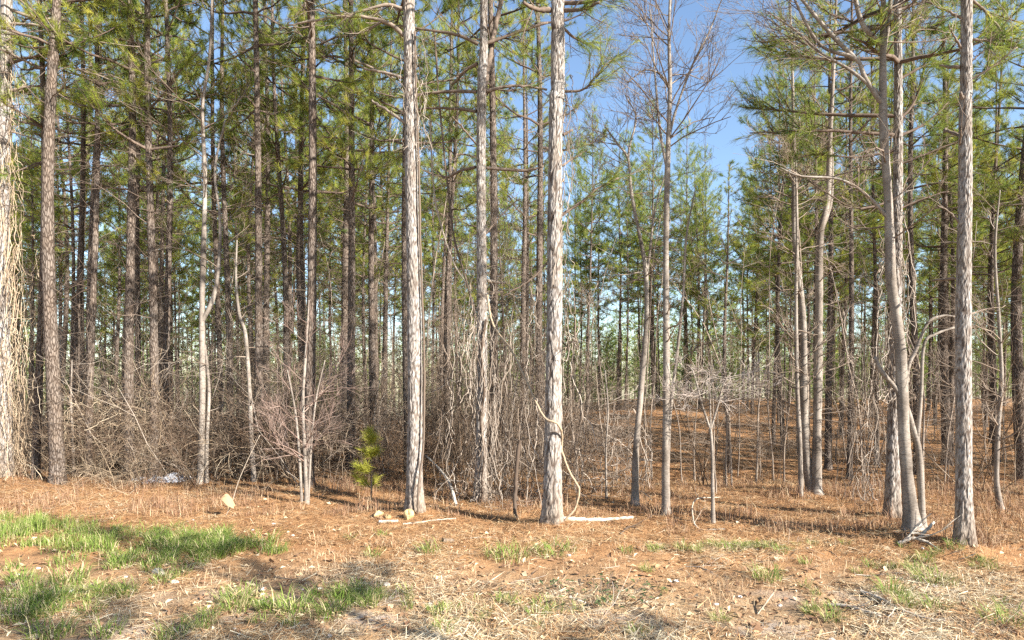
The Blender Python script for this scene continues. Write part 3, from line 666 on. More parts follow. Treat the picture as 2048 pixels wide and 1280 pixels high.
I_ = bare_tree('birch_tree', 'slender leafless tree with pale spotted bark against the open sky', 'tree',
    [([(1332, 1031), (1331, 900), (1333, 750), (1332, 500), (1336, 300), (1340, 180), (1338, 60), (1342, -60), (1340, -260)], [17, 14, 13, 12, 10, 8, 6, 5, 2]),
     ([(1335, 935), (1341, 820), (1356, 690), (1367, 580), (1372, 480), (1390, 380)], [8, 7, 6, 5, 4, 2]),
     ([(1337, 280), (1352, 220), (1385, 130), (1420, 60), (1450, -20)], [6, 5, 4, 3, 2]), ([(1337, 175), (1322, 150), (1290, 140), (1255, 165)], [5, 4, 3, 2]), ([(1334, 340), (1320, 260), (1310, 150), (1300, 20)], [6, 5, 4, 2])],
    dI, 22, fans=[(0, 380, -200, 24, 0.85, 0.75, 3, 0), (1, 600, 400, 5, 0.35, 0.5, 1, 0), (2, 220, -10, 12, 0.5, 0.5, 2, 1), (3, 170, 140, 7, 0.45, 0.3, 2, -1), (4, 300, 30, 12, 0.5, 0.6, 2, -1), (0, 780, 450, 6, 0.4, 0.4, 1, 0)])
dJ = dist(1011)
J_ = bare_tree('bent_sapling', 'bent leafless young tree left of the slender spotted tree', 'tree',
    [([(1270, 1011), (1272, 900), (1282, 780), (1293, 640), (1291, 540), (1277, 460), (1262, 380), (1256, 318), (1233, 285), (1208, 250)], [15, 13, 12, 10, 9, 7, 6, 5, 4, 2]),
     ([(1256, 320), (1260, 289), (1272, 234), (1250, 190)], [5, 4, 3, 2]), ([(1292, 560), (1300, 500), (1310, 420), (1330, 350)], [6, 5, 4, 2])],
    dJ, 23, fans=[(0, 420, 250, 14, 0.6, 0.6, 2, -1), (1, 300, 190, 10, 0.5, 0.7, 2, 0), (2, 500, 350, 7, 0.4, 0.5, 2, 0), (0, 800, 500, 8, 0.4, -0.1, 2, 0)])
dK = dist(1048)
K_ = bare_tree('dogwood_tree', 'little flat-topped leafless tree with layered pale twigs', 'tree',
    [([(1426, 1048), (1425, 960), (1424, 900), (1421, 858)], [8, 7, 6, 6]), ([(1421, 860), (1404, 810), (1393, 765), (1385, 740)], [5, 4, 3, 2]), ([(1421, 860), (1436, 810), (1447, 770), (1462, 745)], [5, 4, 3, 2]), ([(1422, 880), (1420, 800), (1418, 740)], [4, 3, 2])],
    dK, 24, fans=[(1, 810, 745, 13, 0.34, 0.04, 2, -1), (2, 810, 750, 13, 0.34, 0.04, 2, 1), (3, 800, 745, 9, 0.3, 0.05, 2, 0)], twig_mat='pale_twig', fine=0.0018)
dN = dist(968)
N_ = bare_tree('forked_hardwood', 'forked grey leafless tree left of the thin crooked sapling', 'tree',
    [([(401, 970), (404, 850), (405, 730), (404, 620), (407, 500), (410, 350), (405, 220), (420, 100), (425, -60)], [15, 13, 12, 11, 10, 8, 7, 5, 3]), ([(413, 968), (414, 880), (418, 780), (410, 690)], [8, 7, 6, 5]), ([(406, 640), (425, 600), (437, 540), (440, 440), (430, 340), (450, 240)], [9, 9, 8, 6, 5, 3])],
    dN, 25, fans=[(0, 400, -50, 18, 0.9, 0.6, 2, 0), (2, 540, 240, 14, 0.7, 0.5, 2, 0), (1, 860, 700, 5, 0.4, 0.2, 1, 0)])
dM = dist(966)
bare_tree('crooked_sapling', 'thin crooked sapling with pale bark at the left brush edge', 'sapling', [([(509, 967), (503, 880), (499, 780), (491, 670), (479, 630), (472, 560), (474, 480)], [10, 9, 8, 7, 6, 5, 2])], dM, 26, fans=[(0, 900, 480, 16, 0.5, 0.35, 2, 0)])
dL = dist(1010)
bare_tree('twin_sapling', 'pair of pale saplings fanning pinkish twigs, left of centre', 'sapling',
    [([(614, 1012), (609, 900), (606, 800), (612, 700), (618, 600)], [9, 7, 6, 5, 2]), ([(604, 1008), (598, 900), (590, 820), (575, 740)], [6, 5, 4, 2]), ([(616, 1010), (622, 900), (632, 800), (650, 720)], [5, 4, 3, 2])], dL, 27,
    fans=[(0, 950, 620, 14, 0.6, 0.75, 2, 0), (1, 920, 750, 8, 0.5, 0.6, 2, -1), (2, 920, 730, 8, 0.5, 0.6, 2, 1)], twig_mat='reed')
dO = dist(988)
bare_tree('smooth_tree', 'right one of the twin smooth dark-grey trunks leaning apart', 'tree', [([(1632, 986), (1634, 880), (1636, 760), (1638, 640), (1640, 480), (1655, 400), (1660, 280), (1668, 120), (1675, -60)], [21, 17, 16, 15, 13, 11, 9, 6, 3]), ([(1640, 470), (1662, 400), (1665, 300)], [8, 7, 4])], dO, 28, fans=[(0, 480, 0, 24, 0.7, 0.6, 2, 0), (0, 800, 500, 10, 0.5, 0.3, 2, 0)])
bare_tree('smooth_tree', 'left one of the twin smooth dark-grey trunks leaning apart', 'tree', [([(1622, 990), (1612, 900), (1608, 800), (1606, 640), (1590, 480), (1588, 330), (1585, 150), (1580, 0)], [19, 16, 14, 12, 10, 8, 5, 3])], dO + .05, 29, fans=[(0, 520, 50, 24, 0.6, 0.6, 2, 0), (0, 850, 500, 10, 0.5, 0.3, 2, 0)])
bare_tree('pale_sapling', 'straight pale sapling just left of the twin smooth trunks', 'sapling', [([(1601, 992), (1600, 900), (1594, 760), (1592, 600), (1594, 460), (1590, 250)], [10, 9, 8, 7, 6, 2])], dist(993), 30, fans=[(0, 900, 300, 26, 0.55, 0.5, 2, 0)])
bare_tree('leaning_sapling', 'curved leafless sapling right of the rightmost pale pine', 'sapling', [([(2002, 1020), (1993, 960), (1996, 860), (2003, 760), (1998, 640), (1990, 500), (2000, 380)], [13, 10, 9, 8, 6, 5, 2])], dist(1020), 31, fans=[(0, 900, 400, 26, 0.55, 0.45, 2, 0)])
bare_tree('thin_sapling', 'thin straight sapling in the brush right of the thickest trunk', 'sapling', [([(1213, 1000), (1212, 900), (1216, 820), (1210, 740)], [4, 4, 3, 2])], dist(1000), 32, fans=[(0, 950, 740, 16, 0.35, 0.4, 2, 0)])
bare_tree('thin_sapling', 'thin pale sapling between the straight grey-barked pine and the vine mound', 'sapling', [([(148, 952), (146, 880), (142, 800), (144, 720)], [6, 5, 4, 2])], dist(953), 33, fans=[(0, 880, 720, 8, 0.4, 0.4, 1, 0)])

# ------------------------------------------------------------------ saplings and shrubs of the undergrowth (built once, copied)
def shrub_kind(seed, n, h, spread, lv, mat, r=0.005, arch=-0.05, kids=4):
    rg = np.random.default_rng(seed); lm = Limbs()
    for k in range(n):
        az = rg.random() * 6.28; s_ = spread * rg.uniform(0.2, 1)
        twig_fan(lm, rg, np.array([rg.normal(0, 0.12), rg.normal(0, 0.12), -0.02]), np.array([math.cos(az) * s_, math.sin(az) * s_, 1]), h * rg.uniform(0.5, 1.2), r * rg.uniform(0.6, 1.3), lv, rg.uniform(0.3, 0.75), arch, kids, 0.8, 0.17, 0.0013, 0.6)
    mb = MB(); lm.into(mb); return mb.mesh('bare_shrub', M[mat])
shrubs = [shrub_kind(600, 9, 1.3, 0.7, 3, 'brush', 0.0048, -0.06, 3), shrub_kind(601, 14, 1.0, 1.0, 2, 'brush', 0.0038, -0.10), shrub_kind(602, 8, 1.7, 0.45, 3, 'twig', 0.0048, -0.02, 3), shrub_kind(603, 16, 0.9, 1.3, 2, 'vine', 0.0036, -0.16), shrub_kind(604, 10, 1.2, 0.9, 3, 'brush', 0.004, -0.07, 3)]
def sapling_kind(seed, H):
    rg = np.random.default_rng(seed); lm = Limbs(); P = [np.zeros(3)]; d = np.array([0, 0, 1.0])
    for i in range(11):
        d = d + rg.normal(0, 0.06, 3); d[2] = max(d[2], 0.8); d /= np.linalg.norm(d); P.append(P[-1] + d * H / 11)
    P = np.array(P); mb = MB(); mb.tube(P, np.linspace(0.017, 0.004, 12), 7, 0.6)
    st = mb.mesh('sapling_stem', M['twig'])
    for k in range(22):
        j = rg.integers(2, 11); az = rg.random() * 6.28
        twig_fan(lm, rg, P[j], np.array([math.cos(az), math.sin(az), rg.uniform(0.1, 0.8)]), 0.6 * rg.uniform(0.4, 1.3), 0.0045, 2, 0.45, 0.0, 3, 0.7, 0.13, 0.0014)
    mb = MB(); lm.into(mb); return st, mb.mesh('sapling_twigs', M['twig'])
saps = [sapling_kind(620 + i, H) for i, H in enumerate((3.2, 4.4, 5.6, 2.6))]

def put_shrub(x, y, k, s_, label, group):
    o = obj('bare_shrub', shrubs[k]); o.location = (x, y, hz1(x, y) - 0.02); o.scale = (s_, s_, s_ * rng.uniform(0.85, 1.2)); o.rotation_euler = (0, 0, rng.random() * 6.28)
    return tag(o, label, 'shrub', group)
nsh = 0
for i in range(900):
    px = rng.uniform(-20, 2070); y = rng.uniform(9.6, 17)
    if px > 1250: y = rng.uniform(9.0, 20)
    p_ = 0.36 if px < 820 else (0.48 if px < 1240 else 0.045)
    if rng.random() > p_ or nsh > 235: continue
    x = (px - CX) / F * y
    w = 'front' if y < 12 else 'deep'
    k = rng.choice([0, 1, 2, 3, 4], p=[0.36, 0.26, 0.14, 0.12, 0.12]) if px < 1250 else rng.choice([2, 4, 0])
    put_shrub(x, y, k, rng.choice([0.55, 0.8, 1.0, 1.25, 1.7]) * rng.uniform(0.85, 1.15), 'leafless tangled %s-brush shrub %s' % (w, zone(px)), '%s-brush shrubs %s' % (w, zone(px))); nsh += 1
nsp = 0
for i in range(260):
    px = rng.uniform(-10, 2060); y = rng.uniform(9.8, 24)
    if px > 1150 and rng.random() < 0.25: y = rng.uniform(8.6, 11)
    if rng.random() > (0.36 if px < 1150 else 0.40): continue
    x = (px - CX) / F * y; st, twg = saps[rng.integers(4)]; s_ = rng.uniform(0.7, 1.2)
    o = thing('bare_sapling', 'thin leafless %s sapling %s' % ('edge' if y < 14 else 'inner', zone(px)), 'sapling', (x, y, hz1(x, y) - 0.02), '%s saplings %s' % ('edge' if y < 14 else 'inner', zone(px)))
    o.scale = (s_, s_, s_); o.rotation_euler = (rng.normal(0, 0.06), rng.normal(0, 0.06), rng.random() * 6.28)
    obj('stem', st, o); obj('crown', twg, o); nsp += 1
print('shrubs', nsh, 'saplings', nsp)

# ------------------------------------------------------------------ vines
def strand(rg, a, b_, sag, wig, n=14):
    t = np.linspace(0, 1, n)[:, None]; P = a * (1 - t) + b_ * t; P[:, 2] -= sag * 4 * (t * (1 - t))[:, 0]
    w = np.cumsum(rg.normal(0, wig, (n, 3)), axis=0); w -= t * w[-1]; return P + w
def tangle(name, label, cat, boxes, seed, mat='vine', r=(0.0022, 0.006)):
    rg = np.random.default_rng(seed); lm = Limbs()
    for (x0, y0, x1, y1, d0, d1, n, vert) in boxes:
        for k in range(n):
            d = rg.uniform(d0, d1); px = rg.uniform(x0, x1); py = rg.uniform(y0, y1)
            if rg.random() < vert: qx = px + rg.normal(0, 25); qy = py + rg.uniform(80, 260)
            else: qx = px + rg.normal(0, 90); qy = py + rg.normal(0, 50)
            qy = min(qy, y1); a = W(px, py, d); b_ = W(min(max(qx, x0 - 15), x1 + 15), qy, d + rg.normal(0, 0.2))
            for p in (a, b_): p[2] = max(p[2], hz1(p[0], p[1]) + 0.02)
            P = strand(rg, a, b_, rg.uniform(-0.12, 0.16), 0.022); P[:, 2] = np.maximum(P[:, 2], hz(P[:, 0], P[:, 1]) + 0.01)
            lm.add(P, np.full(14, rg.uniform(*r)), 3, float(rg.uniform(0.1, 1)))
    mb = MB(); lm.into(mb); return tag(obj(name, mb.mesh(name, M[mat])), label, cat)
tangle('hanging_vine', 'curtain of dry tan vines hanging on the pine at the left edge', 'vine', [(-10, 250, 40, 960, dA - 0.25, dA + 0.3, 120, 0.85), (0, 480, 78, 960, dA - 0.2, dA + 0.5, 190, 0.7), (0, 20, 30, 400, dA - .2, dA + .2, 40, 0.8)], 700)
tangle('vine_mound', 'mound of pale tan vines heaped between the left pines', 'vine', [(135, 790, 330, 955, 10.4, 11.4, 260, 0.45), (150, 790, 320, 850, 10.2, 11.0, 110, 0.05)], 701)
tangle('vine_wrap', 'dry vines climbing round the slim middle pine', 'vine', [(935, 560, 990, 1030, dD - 0.3, dD + 0.15, 75, 0.85), (880, 600, 960, 1000, dD - 0.1, dD + 0.8, 90, 0.75)], 702, 'twig')
tangle('vine_thicket', 'grey vine thicket between the middle pine and the thickest trunk', 'vine', [(985, 560, 1090, 1030, dD - 0.3, dD + 1.2, 170, 0.6), (970, 640, 1060, 1000, dD, dD + 1.0, 90, 0.85)], 703, 'twig')
tangle('bramble_patch', 'bleached bramble arching right of the thickest trunk', 'bramble', [(1125, 800, 1290, 1000, 8.4, 10.2, 150, 0.35), (1140, 600, 1180, 900, 8, 8.8, 20, 0.9)], 704, 'twig')
tangle('climbing_vine', 'brown vines climbing the dark plated pine behind the forked tree', 'vine', [(1772, 380, 1815, 800, dG - 0.2, dG + 0.2, 110, 0.75), (1690, 600, 1770, 1000, dG, dG + 1.5, 70, 0.8)], 705, 'twig')
tangle('pine_creeper', 'creeper strands on the right flank of the thickest trunk', 'vine', [(1122, 40, 1140, 700, dE - 0.08, dE + 0.1, 34, 0.95)], 706, 'twig')
tangle('bare_bramble', 'low bramble tangle around the white plastic sheet and forked tree', 'bramble', [(330, 820, 600, 965, 10.2, 11.6, 260, 0.35)], 707, 'brush')
tangle('dead_bramble', 'brown dead bramble between the pink-twigged saplings and pale trunk', 'bramble', [(560, 800, 900, 985, 9.6, 12, 330, 0.4)], 708, 'brush')
tangle('hanging_tangle', 'hanging vine snarl right of the slim middle pine, high up', 'vine', [(960, 270, 1060, 620, dD + 0.1, dD + 0.9, 110, 0.7)], 709, 'twig', (0.0018, 0.0035))
tangle('hanging_tangle', 'fine vine snarl high on the thick pale pine with rocks', 'vine', [(800, 40, 850, 300, dC - .15, dC + .15, 40, 0.7)], 708, 'twig', (0.0018, 0.0035))
def vine(name, label, pts, d, w, seed, mat='vine', tint=0.5):
    P = spline(WP(pts, d), 12 * len(pts)); rg = np.random.default_rng(seed); P += np.cumsum(rg.normal(0, 0.002, P.shape), axis=0)
    mb = MB(); mb.tube(P, np.full(len(P), w * d / F * 0.5) * (1 + 0.06 * rg.normal(0, 1, len(P))), 7, tint)
    return tag(obj(name, mb.mesh(name, M[mat])), label, 'vine')
vine('looping_vine', 'thick looping woody vine crossing the thickest trunk at knee height', [(975, 590, .8), (990, 650, .6), (1030, 705, .4), (1068, 780, .1), (1092, 828, -.13), (1118, 842, -.17), (1127, 868, -.05), (1126, 900), (1140, 940), (1157, 975), (1152, 1010), (1128, 1042)], dE, 4.6, 710, 'vine', 0.45)
vine('hooked_vine', 'dark hooked vine standing between the middle pine and thickest trunk', [(1040, 880), (1032, 940), (1028, 985), (1030, 1025), (1040, 1045)], dE + .5, 8, 711, 'twig', 0.1)
vine('trunk_vine', 'woody vine running up the right flank of the thick pale pine', [(836, 1030, -.1), (838, 980, -.12), (845, 900, -.06), (848, 780, -.02), (846, 620), (842, 480, 0), (836, 250), (832, 60)], dC - .06, 4.5, 712, 'twig', 0.25)
vine('dark_vine', 'dark vine clinging to the front of the slim middle pine', [(966, 1035, -.15), (965, 960, -.12), (968, 900, -.1), (962, 840, -.1), (970, 780, -.1), (964, 700, -.09), (972, 640, -.08)], dD, 5, 713, 'twig', 0.05)
vine('slanting_vine', 'thin vine slanting down between the two left central trunks', [(868, 60), (878, 200), (890, 330), (905, 470), (930, 560), (950, 640)], dD + .3, 4, 714, 'twig', 0.2)
vine('drooping_vine', 'pale thin vine drooping left of the slim middle pine', [(860, 230), (870, 400), (905, 520), (940, 590), (960, 700)], dD + .5, 3, 715, 'twig', 0.8)

# ------------------------------------------------------------------ pine seedling
x, y = G(742, 1000)
sp_root = thing('pine_seedling', 'bright yellow-green pine seedling left of the thick pale pine', 'pine seedling', (x, y, hz1(x, y)))
rg = np.random.default_rng(720); mb = MB(); mb.tube(np.array([[0, 0, -0.02], [0.01, 0, 0.3], [0, 0.01, 0.6], [-0.01, 0, 0.92]]), [0.011, 0.009, 0.006, 0.003], 7, 0.4); obj('stem', mb.mesh('seedling_stem', M['twig']), sp_root)
P_, D_l = [], []; lm = Limbs()
for z, n, L in ((0.16, 3, 0.22), (0.34, 3, 0.24), (0.58, 4, 0.15), (0.80, 3, 0.05), (0.90, 2, 0.03)):
    for k in range(n):
        a = rg.random() * 6.28; d = np.array([math.cos(a), math.sin(a), 0.7]); q = np.array([0, 0, z]); e = q + d * L * rg.uniform(0.7, 1.2)
        lm.add(np.array([q, (q + e) / 2 - [0, 0, 0.01], e]), np.array([.004, .003, .002]), 3, 0.4)
        for f in (0.55, 0.8, 1.0): P_.append(q + (e - q) * f); D_l.append(d + [0, 0, 0.3])
mb = MB(); lm.into(mb); obj('branchlet_frame', mb.mesh('seedling_limbs', M['twig']), sp_root)
nb_ = MB(); needle_tufts(nb_, np.array(P_), np.array(D_l), 52, 0.15, 0.0045, 0.5, rg, 0.8, 0.2); obj('crown', nb_.mesh('seedling_needles', M['needles_sapling'], False), sp_root)

# ------------------------------------------------------------------ litter, weeds, grass
def gz(x, y):
    z = hz(x, y); de = sm(30, 14, np.abs(y)) * sm(20, 10, np.abs(x))
    return z + de * (0.030 * vnoise(x * 6, y * 6) + 0.018 * vnoise(x * 14 + 3, y * 14) + 0.05 * np.maximum(0, vnoise(x * 2.2 + 11, y * 2.2) - 0.15))
def straws(n, y0, y1, length, width, lift, tint, power=1.0, seed=0, keep=None):
    rg = np.random.default_rng(seed); py = rg.random(n) ** power
    y = y0 + (y1 - y0) * py; x = rg.uniform(-0.86, 0.86, n) * (y + 0.3)
    if keep is not None: k = keep(x, y, rg); x, y = x[k], y[k]; n = len(x)
    z = gz(x, y); a = rg.random(n) * 6.28; L = length * rg.uniform(0.4, 1.2, n) * 0.5; el = rg.normal(0, lift, n)
    d = np.stack([np.cos(a) * L, np.sin(a) * L, np.sin(el) * L], -1); s_ = np.stack([-np.sin(a), np.cos(a), rg.normal(0, 0.4, n)], -1) * (width * rg.uniform(0.6, 1.4, n))[:, None] * 0.5
    c = np.stack([x, y, z + 0.006 + np.abs(np.sin(el)) * L], -1)
    V = np.stack([c - d - s_, c - d + s_, c + d], 1).reshape(-1, 3)
    t = np.clip(tint(x, y, rg, n), 0, 1)
    mb = MB(); mb.add(V, T=np.arange(n * 3).reshape(-1, 3), a=np.repeat(t, 3)); return mb
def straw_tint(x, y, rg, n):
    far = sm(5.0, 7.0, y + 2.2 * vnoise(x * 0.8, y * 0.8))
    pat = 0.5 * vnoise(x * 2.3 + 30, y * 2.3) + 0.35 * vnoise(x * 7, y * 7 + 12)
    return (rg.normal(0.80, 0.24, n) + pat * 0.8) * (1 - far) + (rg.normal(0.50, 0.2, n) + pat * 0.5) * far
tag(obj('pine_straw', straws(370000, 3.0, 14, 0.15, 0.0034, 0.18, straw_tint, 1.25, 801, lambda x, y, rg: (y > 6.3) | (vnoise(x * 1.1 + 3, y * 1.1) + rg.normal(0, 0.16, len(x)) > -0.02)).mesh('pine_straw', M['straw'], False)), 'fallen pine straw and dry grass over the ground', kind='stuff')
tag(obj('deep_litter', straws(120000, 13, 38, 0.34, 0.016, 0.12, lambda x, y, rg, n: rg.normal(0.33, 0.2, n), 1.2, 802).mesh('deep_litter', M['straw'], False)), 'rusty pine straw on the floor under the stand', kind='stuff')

def upright(n, sel, h, width, tint, seed, lean=0.35):
    """upright blades: sel(rg, n) gives x, y"""
    rg = np.random.default_rng(seed); x, y = sel(rg, n); n = len(x); z = gz(x, y)
    a = rg.random(n) * 6.28; H = h * rg.uniform(0.35, 1.2, n) * np.clip(0.85 + 1.3 * vnoise(x * 3.1, y * 3.1 + 4), 0.3, 1.5); ln = np.abs(rg.normal(0, lean, n))
    d1 = np.stack([np.cos(a) * ln * 0.5, np.sin(a) * ln * 0.5, np.ones(n)], -1); d2 = np.stack([np.cos(a) * ln * 2.0, np.sin(a) * ln * 2.0, np.full(n, 0.75)], -1)
    d1 /= np.linalg.norm(d1, axis=1, keepdims=True); d2 /= np.linalg.norm(d2, axis=1, keepdims=True)
    b0 = np.stack([x, y, z - 0.004], -1); b1 = b0 + d1 * (H * 0.5)[:, None]; b2 = b1 + d2 * (H * 0.5)[:, None]
    fa = a + np.pi / 2 + rg.normal(0, 0.6, n); s_ = np.stack([np.cos(fa), np.sin(fa), np.zeros(n)], -1) * (width * rg.uniform(0.6, 1.3, n) * 0.5)[:, None]
    V = np.stack([b0 - s_, b0 + s_, b1 + s_ * 0.8, b1 - s_ * 0.8, b2], 1).reshape(-1, 3); k = np.arange(n)[:, None] * 5
    t = np.clip(tint(rg, n), 0, 1); mb = MB()
    mb.add(V, T=np.concatenate([k + [3, 2, 4]]), Q=k + [0, 1, 2, 3], a=np.repeat(t, 5)); return mb
def area(boxes):
    def f(rg, n):
        wts = np.array([b_[4] for b_ in boxes], float); c = rg.choice(len(boxes), n, p=wts / wts.sum()); B = np.array([b_[:4] for b_ in boxes])[c]
        px = B[:, 0] + (B[:, 2] - B[:, 0]) * rg.random(n); py = B[:, 1] + (B[:, 3] - B[:, 1]) * rg.random(n)
        y = CAMH * F / (py - HZ); x = (px - CX) / F * y
        k = 0.6 * vnoise(x * 1.7 + 20, y * 1.7) + 0.6 * vnoise(x * 5 + 2, y * 5) + rg.normal(0, 0.10, n) > -0.04
        return x[k], y[k]
    return f
tag(obj('dry_weeds', upright(30000, area([(-40, 962, 700, 1035, 3), (1330, 965, 1800, 1068, 4), (1800, 970, 2090, 1100, 2), (880, 965, 1330, 1040, 2), (600, 970, 880, 1030, 1.5), (1250, 950, 2060, 1000, 1.5)]), 0.20, 0.005, lambda rg, n: rg.normal(0.45, 0.25, n), 803, 0.75).mesh('dry_weeds', M['weed'], False)), 'knee-low reddish dry weeds along the edge of the trees', kind='stuff')
tag(obj('dry_grass', upright(12000, area([(-30, 1080, 2080, 1270, 3), (600, 1060, 2080, 1180, 3)]), 0.10, 0.004, lambda rg, n: rg.normal(0.8, 0.2, n), 804, 0.9).mesh('dry_grass', M['weed'], False)), 'short bleached dry grass on the open ground', kind='stuff')
gt = lambda rg, n: rg.normal(0.45, 0.2, n)
tag(obj('grass_sward', upright(11000, area([(-60, 1040, 90, 1075, 3), (-60, 1050, 190, 1095, 4), (40, 1066, 230, 1106, 1.6), (130, 1058, 330, 1082, 0.8), (-60, 1036, 250, 1110, 0.7)]), 0.17, 0.005, lambda rg, n: rg.normal(0.5, 0.2, n) + (rg.random(n) < 0.2) * 0.45, 805, 1.0).mesh('grass_sward', M['grass'], False)), 'long green grass sward at the left side of the clearing', kind='stuff')

def tuft_mesh(seed, n, h, rad, lean):
    rg = np.random.default_rng(seed); a = rg.random(n) * 6.28; rr = rad * np.sqrt(rg.random(n)); x = rr * np.cos(a); y = rr * np.sin(a)
    H = 0.8 * h * rg.uniform(0.3, 1.15, n); az = a + rg.normal(0, 0.9, n); ln = np.abs(rg.normal(lean, 0.3, n))
    pts = []; p = np.stack([x, y, np.full(n, -0.01)], -1); w = 0.0052 * rg.uniform(0.5, 1.3, n)
    s_ = np.stack([-np.sin(az), np.cos(az), np.zeros(n)], -1) * w[:, None] * 0.5
    for i, (ca, cz) in enumerate(((0.35, 1.0), (0.9, 0.75), (1.5, 0.25))):
        pts.append(p); d = np.stack([np.cos(az) * ln * ca, np.sin(az) * ln * ca, np.full(n, cz)], -1); d /= np.linalg.norm(d, axis=1, keepdims=True); p = p + d * (H / 3)[:, None]
    V = np.stack([pts[0] - s_, pts[0] + s_, pts[1] + s_, pts[1] - s_, pts[2] + s_ * 0.7, pts[2] - s_ * 0.7, p], 1).reshape(-1, 3); k = np.arange(n)[:, None] * 7
    mb = MB(); t = np.clip(rg.normal(0.45, 0.2, n) + (rg.random(n) < 0.28) * 0.5, 0, 1)
    mb.add(V, T=k + [5, 4, 6], Q=np.concatenate([k + [0, 1, 2, 3], k + [3, 2, 4, 5]]), a=np.repeat(t, 7)); return mb.mesh('grass_tuft', M['grass'], False)
tufts_m = [tuft_mesh(830, 130, 0.26, 0.13, 0.95), tuft_mesh(831, 80, 0.22, 0.09, 1.0), tuft_mesh(832, 50, 0.17, 0.07, 1.1), tuft_mesh(833, 170, 0.24, 0.19, 1.05)]
def put_tuft(px, py, k, s_, label, group=None):
    x, y = G(px, py); o = obj('grass_tuft', tufts_m[k]); o.location = (x, y, float(gz(np.array([x]), np.array([y]))[0])); s_ *= 1.12; o.scale = (s_, s_, s_); o.rotation_euler = (0, 0, rng.random() * 6.28)
    return tag(o, label, 'grass', group)
for px, py, k, s_, lab in [
    (1015, 1115, 3, 0.95, 'bushy grass tuft in front of the gap left of the thickest trunk'), (1110, 1108, 3, 0.9, 'wide grass tuft just in front of the thickest trunk'), (860, 1108, 1, 0.95, 'loose grass tuft below the yellow rocks'),
    (745, 1116, 1, 0.7, 'small grass tuft left of the loose tuft below the yellow rocks'), (700, 1076, 2, 0.8, 'tiny grass tuft left below the short cut log piece'), (765, 1076, 2, 0.8, 'tiny grass tuft right below the short cut log piece'),
    (1535, 1160, 0, 0.75, 'solitary grass tuft in the middle of the right foreground'), (1785, 1195, 0, 0.8, 'grass tuft above the long fallen branch on the right'), (1870, 1165, 3, 0.75, 'spread grass tuft in front of the rightmost pale pine'),
    (1865, 1222, 1, 0.8, 'bright grass tuft at the right end of the fallen branch'), (2020, 1248, 3, 0.8, 'grass tuft at the bottom right corner'), (580, 1225, 0, 0.95, 'dark grass tuft in the shade near the bottom left of centre'),
    (660, 1230, 0, 0.9, 'shaded grass tuft right of the dark tuft, near the bottom'), (490, 1200, 1, 0.95, 'spiky grass tuft in the shade left of centre'), (210, 1272, 1, 0.9, 'grass tuft on the bottom edge at the left'), (350, 1275, 0, 0.7, 'grass tuft on the bottom edge left of centre'),
    (885, 1265, 1, 0.65, 'small grass tuft on the bottom edge at the centre'), (1910, 1098, 1, 0.7, 'grass tuft at the foot of the rightmost pale pine'), (1560, 1108, 1, 0.65, 'grass tuft in the strip left of the forked tree'), (1455, 1100, 3, 0.7, 'flat wide grass patch below the flat-topped little tree'),
    (1740, 1135, 1, 0.6, 'thin grass tuft below the forked tree')]:
    put_tuft(px, py, k, s_, lab)
def many(n, box, ks, smin, smax, label, group, seed):
    r_ = np.random.default_rng(seed)
    for i in range(n): put_tuft(r_.normal((box[0] + box[2]) / 2, (box[2] - box[0]) / 3.2), r_.normal((box[1] + box[3]) / 2, (box[3] - box[1]) / 3.6), ks[r_.integers(len(ks))], r_.uniform(smin, smax), label, group)
many(46, (300, 1072, 555, 1112), (0, 1, 3), 0.55, 0.95, 'grass tuft of the dense green patch left of centre', 'dense green patch', 840)
many(22, (190, 1095, 430, 1155), (0, 1, 3), 0.5, 0.85, 'grass tuft of the looser patch below the dense green patch', 'looser green patch', 841)
many(26, (-20, 1150, 150, 1255), (0, 1, 2), 0.5, 0.9, 'grass tuft of the shaded patch at the left edge', 'shaded left patch', 842)
many(12, (130, 1180, 260, 1215), (1, 2), 0.5, 0.8, 'small grass tuft right of the shaded left patch', 'small tufts in the left shade', 843)
many(16, (640, 1175, 790, 1225), (0, 1, 2), 0.5, 0.85, 'grass tuft of the shaded patch left of the bottom centre', 'shaded patch by the centre', 844)
many(14, (400, 1205, 620, 1265), (1, 2), 0.5, 0.9, 'scattered grass tuft in the shaded left foreground', 'scattered tufts in the left shade', 845)
many(26, (1290, 1086, 1720, 1108), (1, 2), 0.4, 0.75, 'grass tuft of the thin green strip before the right trees', 'green strip before the right trees', 846)
many(16, (1700, 1110, 2070, 1150), (1, 2), 0.4, 0.75, 'small grass tuft below the rightmost pale pine', 'small tufts below the rightmost pine', 847)
many(18, (880, 1190, 1120, 1245), (2,), 0.5, 0.9, 'low sparse grass tuft near the bottom centre', 'sparse tufts at the bottom centre', 848)
many(22, (1150, 1120, 2060, 1260), (2, 1), 0.35, 0.7, 'sparse little grass tuft scattered over the right foreground', 'sparse tufts on the right', 849)
many(14, (215, 1060, 360, 1082), (2, 1), 0.5, 0.8, 'short grass tuft linking the sward and the dense patch', 'tufts beside the sward', 850)

